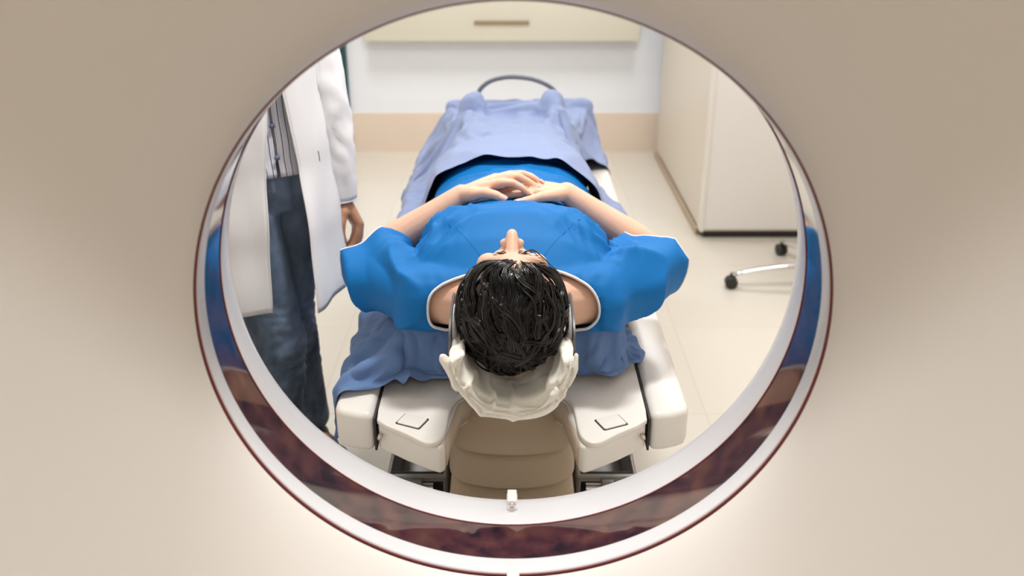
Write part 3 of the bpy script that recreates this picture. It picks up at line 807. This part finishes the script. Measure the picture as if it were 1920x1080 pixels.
# ------------------------------------------------------------ pillow in the head holder
bm = bmesh.new(); rings = []
for y, r, th, zt in ((1.279, .094, .012, .786), (1.282, .100, .019, .796), (1.289, .1025, .023, .800), (1.30, .1015, .023, .800), (1.36, .101, .022, .794), (1.43, .101, .021, .788), (1.455, .100, .018, .782), (1.46, .096, .01, .776)):
    rings.append(ushape(y, r, PZ if zt > PZ else zt - .006, zt, th))
grid_faces(bm, rings, True, True, True)
for zz, rr, y_, a0, a1 in ((-.006, .088, 1.276, 212, 330), (-.014, .086, 1.278, 222, 322)):
    arc_ = [Vector((.003 + rr * cos(R(a)) * 1.02, y_ - .004 * sin(R(a * 5)), PZ + zz + rr * sin(R(a)))) for a in range(a0, a1, 8)]
    chain(bm, arc_, [.0105] * len(arc_), n=12)
# loose corners of the cloth standing up beside the head
chain(bm, [(-.088, 1.278, PZ - .035), (-.104, 1.282, PZ - .01), (-.111, 1.288, PZ + .004)], [.013, .010, .007])
chain(bm, [(.085, 1.278, PZ - .035), (.099, 1.282, PZ - .012), (.104, 1.290, PZ + .006)], [.013, .011, .007])
pm_ = voxel(bm, .0034, smooth=5, fac=.6)
bm = bmesh.new(); bm.from_mesh(pm_); bm.normal_update(); dd = []
for v in bm.verts:
    p = v.co; a = atan2(p.z - PZ, p.x); rad = sqrt(p.x * p.x + (p.z - PZ) ** 2)
    inner = 1 - smoothstep(.080, .098, rad)
    f = (ridged((a * .075 + .02 * noise.noise(p * 18), p.y * .22, 0), 26, 3) ** 3 - .2) * (.0045 + .0075 * inner) * (1 - smoothstep(1.28, 1.36, p.y) * .6)
    f += noise.noise(Vector((p.x * 22, p.y * 30, p.z * 30))) * .0028
    for q_, w_ in ((.0865, .0016), (.0960, .0014)):      # long creases along the folded front roll
        wob = .0022 * sin(a * 4.2 + q_ * 90)
        f -= exp(-((rad - q_ - wob) / w_) ** 2) * .0075 * (1 - smoothstep(1.285, 1.305, p.y))
    dd.append((v, v.normal * f))
for v, d in dd: v.co += d
me = bpy.data.meshes.new('pillow'); bm.to_mesh(me); bm.free(); bpy.data.meshes.remove(pm_)
pl_ = link_mesh('pillow', me, M['white_cloth']); 
tag(pl_, 'off-white cloth head pillow folded over the front of the head holder', 'pillow')

# ------------------------------------------------------------ draped cloths, settled by cloth simulation
def settle(name, x0, x1, y0, y1, z0, nx, ny, colliders, frames, m, shrink=-.05, bumps=.01, seed=1, stiff=8, zfun=None, keep=None, thick=.0016, fric=25, post=None):
    bm = bmesh.new(); V = []
    for j in range(ny + 1):
        for i in range(nx + 1):
            x = x0 + (x1 - x0) * i / nx; y = y0 + (y1 - y0) * j / ny
            z = (zfun(x, y) if zfun else z0) + bumps * noise.noise(Vector((x * 9, y * 9, seed * 5.1)))
            x += .006 * noise.noise(Vector((x * 6, y * 6, seed + 9))); 
            V.append(bm.verts.new((x, y, z)))
    for j in range(ny):
        for i in range(nx):
            a = j * (nx + 1) + i
            if keep and not keep(x0 + (x1 - x0) * (i + .5) / nx, y0 + (y1 - y0) * (j + .5) / ny): continue
            bm.faces.new((V[a], V[a + 1], V[a + nx + 2], V[a + nx + 1]))
    for v in [v for v in bm.verts if not v.link_faces]: bm.verts.remove(v)
    for L in loops_of(bm):
        for _ in range(10):
            P = [v.co.copy() for v in L]
            for i, v in enumerate(L): v.co = P[i] * .4 + (P[i - 1] + P[(i + 1) % len(L)]) * .3
    me = bpy.data.meshes.new(name); bm.to_mesh(me); bm.free()
    o = bpy.data.objects.new(name + '_tmp', me); col.objects.link(o)
    tmp = []
    for c in colliders:
        co = bpy.data.objects.new('collider', c); col.objects.link(co); tmp.append(co)
        cm = co.modifiers.new('c', 'COLLISION'); co.collision.thickness_outer = .004; co.collision.thickness_inner = .02; co.collision.cloth_friction = fric
    md = o.modifiers.new('cloth', 'CLOTH'); s_ = md.settings; s_.quality = 6; s_.mass = .25
    s_.tension_stiffness = 12; s_.compression_stiffness = 12; s_.shear_stiffness = 6; s_.bending_stiffness = stiff * .01
    s_.air_damping = 2.5; s_.shrink_min = shrink
    md.collision_settings.distance_min = .004; md.collision_settings.collision_quality = 3; md.collision_settings.use_self_collision = False
    md.point_cache.frame_start = 1; md.point_cache.frame_end = frames
    scn.frame_start = 1; scn.frame_end = frames
    for f in range(1, frames + 1): scn.frame_set(f)
    out = evaluated(o)
    bpy.data.objects.remove(o)
    for co in tmp: bpy.data.objects.remove(co)
    scn.frame_set(1)
    out.name = name; out.materials.clear()
    if post:
        nn = [(v.co.copy(), v.normal.copy()) for v in out.vertices]
        for v, (c_, n__) in zip(out.vertices, nn): v.co = c_ + n__ * (post(c_) if n__.z > -.2 else -post(c_))
    r = link_mesh(name, out, m)
    sd = r.modifiers.new('solid', 'SOLIDIFY'); sd.thickness = thick; sd.offset = 0
    sb = r.modifiers.new('sub', 'SUBSURF'); sb.levels = 1; sb.render_levels = 1
    return r
def blockmesh(boxes, extra=None, vox=.012):
    bm = bmesh.new()
    for b_ in boxes: box(bm, *b_)
    if extra: extra(bm)
    return voxel(bm, vox, smooth=1)
# blanket over hips, legs and feet
def legs(bm):
    rings_y(bm, [(1.95, 0, .78, .17, .09), (2.08, 0, .784, .196, .113), (2.2, 0, .787, .198, .111), (2.35, 0, .779, .197, .102), (2.5, 0, .77, .175, .07), (2.62, 0, .765, .165, .07), (2.9, 0, .735, .14, .045)])
    for s in (-1, 1):
        capsule(bm, (s * .108, 2.90, .72), (s * .125, 2.94, .84), .05, .03); capsule(bm, (s * .09, 2.62, .775), (s * .10, 2.88, .74), .06, .042)
tablecol = [(-.335, .335, 1.48, 3.39, .40, ZT + .013), (-.215, .215, 1.625, 3.44, .56, .702)]
legcol = blockmesh(tablecol + [(-.245, -.12, 3.435, 3.47, .55, .738), (.16, .295, 3.435, 3.47, .55, .738), (-.12, .16, 3.435, 3.47, .55, .722)], legs, .014)
def bl_keep(x, y):
    # the cloth reaches further down at some places than at others
    e1 = .475 + .03 * sin(y * 7) + .12 * (1 - smoothstep(2.45, 2.7, y)) - .13 * smoothstep(2.62, 2.74, y) * (1 - smoothstep(3.02, 3.12, y)) + .03 * smoothstep(3.1, 3.2, y)
    e0 = -.52 - .03 * sin(y * 6 + 1) - .05 * exp(-((y - 2.95) / .12) ** 2) - .085 * (1 - smoothstep(2.2, 2.6, y))
    return e0 < x < e1
def bl_post(p):
    f = .010 * (ridged((p.x * 1.6, p.y * .42, 0), 9, 4) ** 2 - .3) + .010 * max(0, ridged((p.x * .9 + p.y * .5, p.y * .9 - p.x * .4, 0), 8, 6) - .45) * smoothstep(2.25, 2.5, p.y)
    for s_ in (-1, 1):   # bunching over the feet
        f += .040 * exp(-(((p.x - s_ * .135) / .05) ** 2 + ((p.y - 2.93) / .15) ** 2)) * (ridged((p.x * 1.0, p.y * .8 + s_, 0), 17, 8) - .35)
    f += .005 * (1 - smoothstep(2.165, 2.175, p.y)) if p.z > .7 else 0      # doubled hem
    return f
bk = settle('blanket', -.66, .64, 2.085, 3.58, 1.0, 108, 136, [legcol], 46, M['blanket'], shrink=-.045, bumps=.03, seed=3, stiff=3, zfun=lambda x, y: .905 + .03 * sin(y * 9), keep=bl_keep, post=bl_post)
tag(bk, 'dusty blue sheet spread over the legs and feet of the lying patient', 'blanket')
# drape under the shoulders, falling over the end of the table
drcol = blockmesh(tablecol, None, .012)
def dr_keep(x, y):
    e = 1.552 + .018 * sin(x * 17 + 1) + .13 * smoothstep(.16, .36, x) - .02 * smoothstep(-.2, -.3, x)
    return y > e and x < .325 + .02 * sin(y * 9)
def dr_post(p):
    a = abs(p.x); s_ = 1 if p.x > 0 else -1
    near = smoothstep(.10, .16, a) * (1 - smoothstep(1.95, 2.1, p.y))
    u = p.x * s_ * .5 + p.y * .9 if s_ > 0 else p.x * s_ * .35 + p.y * 1.0; v = p.x * s_ * .9 - p.y * .5
    f = .027 * (ridged((u * 1.0, v * .30, 0), 15, 3 + s_) ** 2 - .20) * near
    f += .008 * (ridged((u * .7 + v * .8, v * .4, 1), 20, 6) - .4) * near
    f *= 1 - .65 * smoothstep(.17, .24, p.x)
    return max(f, 0)
dk = settle('drape', -.425, .375, 1.52, 2.30, .72, 100, 96, [drcol], 40, M['drape'], shrink=-.10, bumps=.05, seed=8, stiff=3, keep=dr_keep, post=dr_post)
tag(dk, 'slate blue cloth drape bunched under the shoulders and over both table sides', 'drape')
tag(pt, 'person lying on their back in a bright blue gown, hands clasped, black hair', 'person')
# ------------------------------------------------------------ the person standing beside the table
PO = Vector((-.60, 2.06, 0)); PR = R(38)
sp = empty('person', (PO.x, PO.y, 0), PR)
RM = Matrix.Rotation(PR, 3, 'Z')
def W(x, y, z): return PO + RM @ Vector((x, y, z))
def tow(p): return RM.inverted() @ (Vector(p) - PO)
def denim_mat():
    m = mat('blue_denim', (.05, .085, .15), .85, bump=.5, bscale=900, bdist=.0008); nt = m.node_tree; b = nt.nodes['Principled BSDF']
    tc = nt.nodes.new('ShaderNodeTexCoord'); n = nt.nodes.new('ShaderNodeTexNoise'); n.inputs['Scale'].default_value = 7; n.inputs['Detail'].default_value = 8; n.inputs['Roughness'].default_value = .65
    mp = nt.nodes.new('ShaderNodeMapping'); mp.inputs['Scale'].default_value = (1, 1, .45)
    nt.links.new(tc.outputs['Object'], mp.inputs[0]); nt.links.new(mp.outputs[0], n.inputs['Vector'])
    cr = nt.nodes.new('ShaderNodeValToRGB'); e = cr.color_ramp.elements
    e[0].position = .36; e[0].color = (.045, .075, .125, 1); e[1].position = .66; e[1].color = (.21, .285, .41, 1)
    nt.links.new(n.outputs['Fac'], cr.inputs[0]); nt.links.new(cr.outputs[0], b.inputs['Base Color']); return m
M['denim'] = denim_mat()
def stripe_mat():
    m = mat('striped_shirt_cloth', (.5, .5, .55), .8); nt = m.node_tree; b = nt.nodes['Principled BSDF']
    tc = nt.nodes.new('ShaderNodeTexCoord'); vm = nt.nodes.new('ShaderNodeVectorMath'); vm.operation = 'DOT_PRODUCT'
    vm.inputs[1].default_value = (cos(PR) / .0145, sin(PR) / .0145, 0); nt.links.new(tc.outputs['Object'], vm.inputs[0])
    fr_ = nt.nodes.new('ShaderNodeMath'); fr_.operation = 'FRACT'; nt.links.new(vm.outputs['Value'], fr_.inputs[0])
    cr = nt.nodes.new('ShaderNodeValToRGB'); cr.color_ramp.interpolation = 'CONSTANT'; e = cr.color_ramp.elements
    e[0].position = 0; e[0].color = (.03, .035, .06, 1); e[1].position = .14; e[1].color = (.74, .76, .84, 1)
    k = cr.color_ramp.elements.new(.42); k.color = (.52, .55, .66, 1); k = cr.color_ramp.elements.new(.50); k.color = (.74, .76, .84, 1)
    nt.links.new(fr_.outputs[0], cr.inputs[0]); nt.links.new(cr.outputs[0], b.inputs['Base Color']); return m
M['shirt'] = stripe_mat()
M['coat'] = weave('white_coat_cotton', (.80, .81, .835), .85, .05)
M['coat_seam'] = mat('coat_seam_thread', (.42, .42, .46), .8)  # darker thread of the coat's side seam
M['shoe'] = mat('black_leather', (.02, .018, .016), .4)
def zsec(bm, secs, n=40, sq=2.2):
    rr = []
    for z, cx_, cy_, rx, ry in secs:
        rr.append([W(cx_ + rx * math.copysign(abs(cos(a)) ** (2 / sq), cos(a)), cy_ + ry * math.copysign(abs(sin(a)) ** (2 / sq), sin(a)), z) for a in [2 * pi * i / n for i in range(n)]])
    grid_faces(bm, rr, True, True, True)
# arm towards the table
aS, aE, aW = W(.150, .01, 1.32), at(613, 196, y=2.13), at(642, 372, y=2.115)
bm = bmesh.new()
zsec(bm, [(.84, 0, 0, .10, .07), (.90, 0, 0, .155, .100), (1.0, 0, 0, .130, .088), (1.1, 0, 0, .130, .088), (1.22, 0, -.005, .145, .10), (1.32, 0, 0, .16, .085), (1.37, 0, 0, .11, .06)])
hipA, kneeA, ankA = W(-.065, -.01, .86), at(524, 640, y=1.965), Vector((-.62, 2.00, .08))
hipB, kneeB, ankB = W(.075, .01, .86), at(541, 590, y=2.12), Vector((-.58, 2.24, .08))
for h_, k_, a_ in ((hipA, kneeA, ankA), (hipB, kneeB, ankB)):
    chain(bm, [h_, h_.lerp(k_, .5), k_, k_.lerp(a_, .35), a_], [.082, .070, .050, .050, .032])
    capsule(bm, a_ + Vector((0, 0, -.04)), a_ + RM @ Vector((0, -.14, -.045)), .03, .022)
capsule(bm, W(0, 0, 1.34), W(0, -.02, 1.46), .052, .050)
chain(bm, [W(.05, 0, 1.34), aS, aS.lerp(aE, .5), aE, aE.lerp(aW, .3), aW], [.05, .042, .040, .036, .036, .023])
mS, mE, mW = W(-.17, .01, 1.32), W(-.22, .03, 1.06), W(-.235, -.05, .84)
chain(bm, [W(-.05, 0, 1.34), mS, mS.lerp(mE, .5), mE, mW], [.05, .042, .040, .036, .023])
y_ = 2.11
HJ = {'index': [at(672, 418, y=y_), at(670, 440, y=y_ - .005), at(664, 458, y=y_ - .008), at(652, 468, y=y_ - .01), at(643, 474, y=y_ - .012)],
      'middle': [at(675, 421, y=y_ + .02), at(674, 444, y=y_ + .018), at(668, 462, y=y_ + .012), at(656, 472, y=y_ + .004), at(645, 480, y=y_ - .004)],
      'ring': [at(671, 420, y=y_ + .038), at(670, 442, y=y_ + .036), at(664, 458, y=y_ + .03), at(654, 467, y=y_ + .02), at(646, 470, y=y_ + .014)],
      'pinky': [at(666, 418, y=y_ + .053), at(664, 436, y=y_ + .052), at(659, 450, y=y_ + .047), at(651, 458, y=y_ + .04), at(646, 462, y=y_ + .036)],
      'thumb': [at(644, 398, y=y_ - .02), at(640, 420, y=y_ - .034), at(640, 437, y=y_ - .036), at(645, 452, y=y_ - .032)]}
hand(bm, HJ, aW, sm=1.0)
fd = [mW + RM @ Vector((.0, -.01 - .016 * k, -.09)) for k in (-1.5, -.5, .5, 1.5)]
HJ2 = {nm: [f, f + RM @ Vector((.004, -.004, -.04)), f + RM @ Vector((.012, -.008, -.065)), f + RM @ Vector((.022, -.01, -.08))] for nm, f in zip(('pinky', 'ring', 'middle', 'index'), fd)}
HJ2['thumb'] = [mW + RM @ Vector((.01, -.035, -.035)), mW + RM @ Vector((.012, -.055, -.06)), mW + RM @ Vector((.014, -.058, -.085))]
hand(bm, HJ2, mW)
lk = (RM @ Vector((.12, -1, -.15))).normalized(); up_ = Vector((0, 0, 1)); dn = (-up_ - lk * (-up_).dot(lk)).normalized(); sd_ = dn.cross(lk).normalized()
HC2 = W(0, -.01, 1.545)
HP2 = head_pieces(bm, HC2, sd_ if True else sd_, dn, lk)
b2 = voxel(bm, .0045, smooth=4, fac=.5)
body2 = link_mesh('body', b2, M['skin2'], sp)
# hair, tied behind
bm = bmesh.new(); rings = []
for j in range(23):
    th = R(2) + R(100) * j / 22; ring = []
    axis = (-dn * .75 - lk * .62).normalized(); a_, b_ = frame_of(axis)
    for i in range(56):
        ph = 2 * pi * i / 56; d = axis * cos(th) + (a_ * cos(ph) + b_ * sin(ph)) * sin(th)
        u = Vector((d.dot(sd_), d.dot(dn), d.dot(lk))); k = 1 / sqrt((u.x / .083) ** 2 + (u.y / .102) ** 2 + (u.z / .10) ** 2)
        ring.append(HC2 + d * (k * (1 + .025 * noise.noise(d * 8)) + .004 * (1 - j / 22)))
    rings.append(ring)
grid_faces(bm, rings, True, True, True)
for k in range(26):
    a0 = HC2 - lk * .095 + dn * .02 + sd_ * random.uniform(-.03, .03); 
    tube(bm, spline([a0, a0 - lk * .03 + dn * .04, a0 - lk * .02 + dn * .11 + sd_ * random.uniform(-.01, .01), a0 + dn * .19 - lk * .005], 4), [.006] * 9 + [.005, .004, .003, .001], 6)
M['hair2'] = mat('dark_brown_hair', (.03, .018, .012), .45, bump=.4, bscale=200)
obj('hair', bm, M['hair2'], sp)

# jeans
bm = bmesh.new()
zsec(bm, [(.80, 0, 0, .135, .095), (.84, 0, 0, .165, .11), (.90, 0, 0, .163, .108), (.965, 0, 0, .145, .098)])
for h_, k_, a_ in ((hipA, kneeA, ankA), (hipB, kneeB, ankB)):
    chain(bm, [h_ + Vector((0, 0, -.01)), h_.lerp(k_, .5), k_, k_.lerp(a_, .4), a_ + Vector((0, 0, .02))], [.090, .076, .061, .060, .052], n=24)
jm = voxel(bm, .0065, smooth=5, fac=.5)
bm = bmesh.new(); bm.from_mesh(jm); bm.normal_update()
def jf(p):
    k = 0
    for kn, s in ((kneeA, 1), (kneeB, 2)):
        k += exp(-((p - kn - Vector((0, 0, -.03))).length / .13) ** 2) * (ridged((p.x * .5, p.y * .5, p.z * 1.3 + s), 34, s) - .3) * .011
        k += exp(-((p - W(0, -.09, .84)).length / .10) ** 2) * (ridged((p.x * .9, p.y * .4, p.z * .8), 26, s) - .4) * .006
    return k + noise.noise(p * 14) * .003
dd = [(v, v.normal * jf(v.co)) for v in bm.verts]
for v, d in dd: v.co += d
bmesh.ops.delete(bm, geom=[f for f in bm.faces if f.calc_center_median().z < .066 or f.calc_center_median().z > .955], context='FACES')
me = bpy.data.meshes.new('jeans'); bm.to_mesh(me); bm.free(); jn = link_mesh('jeans', me, M['denim'], sp)
md = jn.modifiers.new('solid', 'SOLIDIFY'); md.thickness = .002; md.offset = 0
# shoes
for a_ in (ankA, ankB):
    bm = bmesh.new(); f0_ = Vector((a_.x, a_.y, 0))
    for t, wd, ht in ((.03, .036, .07), (-.02, .038, .075), (-.07, .042, .055), (-.12, .044, .045), (-.155, .038, .038)):
        c = f0_ + RM @ Vector((0, t, 0)); 
        ell(bm, c + Vector((0, 0, ht * .5 + .004)), (wd, .045, ht * .5), (0, 0, PR))
    sm_ = voxel(bm, .006, smooth=4); s1 = link_mesh('shoe', sm_, M['shoe'], sp)

# sheets of cloth wrapped round the body: levels of (z, rx, ry, x of the edge towards the table, x of the other edge, forward flare)
def wrap(levels, n, fold, off=0.0):
    rings = []
    for z, rx, ry, xr, xl, fl in levels:
        ar = math.asin(max(-1, min(1, xr / rx))); al = math.asin(max(-1, min(1, xl / rx))); ring = []
        for i in range(n + 1):
            a = ar + (2 * pi + al - ar) * i / n
            e_ = max(exp(-((a - ar) / .5) ** 2) * fl, exp(-((2 * pi + al - a) / .5) ** 2) * fl * .25)
            q = Vector((rx * sin(a), -ry * cos(a), 0)); m_ = 1 + e_ / max(ry, .01)
            q = Vector((q.x, q.y * m_, 0)); nrm = Vector((sin(a), -cos(a), 0))
            q += nrm * (fold(a, z) + off); ring.append(W(q.x, q.y, z))
        rings.append(ring)
    return rings
def lv(T, n):
    """interpolate the level table"""
    out = []
    for k in range(n + 1):
        z = T[0][0] + (T[-1][0] - T[0][0]) * k / n
        for A, B in zip(T[:-1], T[1:]):
            if min(A[0], B[0]) - 1e-9 <= z <= max(A[0], B[0]) + 1e-9:
                t = (z - A[0]) / (B[0] - A[0]); out.append([z] + [A[i] + (B[i] - A[i]) * (t * t * (3 - 2 * t) if i < 3 else t) for i in range(1, len(A))]); break
    return out
shf = lambda a, z: (.0045 * sin(a * 9 + z * 6) + .004 * noise.noise(Vector((a * 3.2, z * 3, 4)))) * smoothstep(1.2, .95, z) + .003 * noise.noise(Vector((a * 2, z * 14, 1)))
bm = bmesh.new(); rings = wrap(lv([(1.375, .105, .062, .001, -.001, 0), (1.33, .150, .094, .001, -.001, 0), (1.22, .152, .112, .001, -.001, 0), (1.05, .148, .108, .001, -.001, 0), (.95, .163, .119, .001, -.001, 0), (.895, .172, .127, .004, -.004, 0)], 46), 90, shf)
grid_faces(bm, rings, False); sh = obj('striped_shirt', bm, M['shirt'], sp, solid=.0018)
bm = bmesh.new(); rings = wrap(lv([(1.36, .125, .075, .010, .0099, 0), (1.22, .1525, .1135, .010, .0099, 0), (.91, .172, .127, .010, .0099, 0)], 3), 1, shf)
M['button'] = mat('blue_grey_button', (.12, .17, .27), .35)
for z in (1.24, 1.16, 1.085, 1.01, .94):
    c = Vector((.0, -interp([(.9, .127), (.95, .119), (1.05, .108), (1.22, .112), (1.3, .10)], z), z)); p = W(c.x, c.y - .004, c.z)
    dn_ = RM @ Vector((0, -1, 0)); bm = bmesh.new(); tube(bm, [p - dn_ * .001, p + dn_ * .0025], [.0062, .0055], 16); obj('button', bm, M['button'], sh)
# the lab coat
cf = lambda a, z: (.011 * sin(a * 7 + 1.2) + .009 * noise.noise(Vector((a * 2.3, z * 2.2, 7)))) * smoothstep(1.1, .6, z) + .0035 * noise.noise(Vector((a * 3, z * 9, 2)))
CT = [(1.395, .075, .055, .040, -.030, 0), (1.365, .150, .078, .035, -.025, 0), (1.33, .178, .098, .025, -.012, 0), (1.22, .172, .126, .012, -.004, .002), (1.10, .168, .126, .022, -.010, .005), (.92, .178, .134, .038, -.036, .012), (.76, .182, .158, .028, -.056, .030), (.595, .184, .178, .012, -.074, .045)]
bm = bmesh.new(); rings = wrap(lv(CT, 60), 120, cf, .006); grid_faces(bm, rings, False)
coat = obj('lab_coat', bm, M['coat'], sp, solid=.0025)
# sleeves
def sleeve(S, E_, Wr, wide=1.0, seed=0):
    inn = Vector((PO.x, PO.y, 1.345)); S0 = S.lerp(inn, .55)
    P = spline([S0 + Vector((0, 0, .012)), S, S.lerp(E_, .5), E_, E_.lerp(Wr, .5), Wr], 9); N = len(P); n = 32; rings = []; pa = None
    for i, p in enumerate(P):
        t = i / (N - 1); d = (P[min(i + 1, N - 1)] - P[max(i - 1, 0)]).normalized()
        if pa is None: a_, b_ = frame_of(d)
        else: a_ = (pa - d * pa.dot(d)).normalized(); b_ = a_.cross(d)
        pa = a_; r = interp([(0, .030), (.06, .046), (.2, .066), (.4, .058), (.6, .051), (.8, .045), (.97, .0385), (1, .037)], t) * wide; ring = []
        for k in range(n):
            u = 2 * pi * k / n
            f = (ridged((cos(u) * .5, sin(u) * .5, t * 3.4 + cos(u + seed) * .35), 2.6, seed) ** 2) * .008 * (1 - smoothstep(.85, 1, t)) + .003 * noise.noise(Vector((cos(u) * 2, sin(u) * 2, t * 9 + seed)))
            ring.append(p + (a_ * cos(u) + b_ * sin(u)) * (r + f - .003))
        rings.append(ring)
    return rings
for S, E_, Wr, sd in ((W(.138, .005, 1.325), aE, aW.lerp(aE, -.015), 1), (W(-.155, .005, 1.325), mE, mW, 2)):
    bm = bmesh.new(); rg = sleeve(S, E_, Wr, 1.0, sd); grid_faces(bm, rg, True, True); sl = obj('sleeve', bm, M['coat'], coat, solid=.0025)
    bm = bmesh.new(); tube(bm, rg[-1], .0022, 6, closed=True, cap=False); obj('cuff_hem', bm, M['coat'], sl)
# collar and lapels
for s, key in ((1, 3), (-1, 4)):
    bm = bmesh.new(); rr = []
    for k in range(9):
        t = k / 8; z = 1.40 - .20 * t; L_ = lv(CT, 60); row = min(L_, key=lambda q: abs(q[0] - z)); xe = row[key]; rx, ry = row[1] + .008, row[2] + .008
        rr.append([W(xe + s * w_ * .062 * sin(pi * (.25 + .72 * t)) * 1.0, -ry * sqrt(max(.02, 1 - ((xe + s * w_ * .05) / rx) ** 2)) - .010 + .004 * w_, z) for w_ in (0, .33, .66, 1)])
    grid_faces(bm, rr, False); obj('lapel', bm, M['coat'], coat, solid=.003)
# pocket slit and the sewn front edge on the side towards the table
def coat_pt(px, py):
    o_ = Vector((0, 0, EYE)); t_ = at(px, py, y=2.6); d_ = (t_ - o_).normalized(); h_ = cbvh.ray_cast(o_, d_); return h_[0] - d_ * .0012 if h_[0] else None
bmt = bmesh.new(); bmt.from_mesh(coat.data); cbvh = BVHTree.FromBMesh(bmt); bmt.free()
for nm, pl, r_, m_ in (('pocket_slit', [(596, 283), (598, 293), (599, 302)], .0016, M['gap']), ('side_seam', [(592, 120), (594, 150), (597, 172)], .0013, M['coat_seam'])):
    P = [coat_pt(*p) for p in pl]; P = [p for p in P if p]
    if len(P) > 1: bm = bmesh.new(); tube(bm, P, r_, 6); obj(nm, bm, m_, coat)
for s, idx in ((1, 0), (-1, -1)):
    bm = bmesh.new(); P = [r[idx] for r in wrap(lv(CT[3:], 40), 120, cf, .006)]; tube(bm, P, .0022, 6); obj('front_edge', bm, M['coat'], coat)
tag(sp, 'person standing at the table in an open white lab coat, striped shirt and blue jeans', 'person')
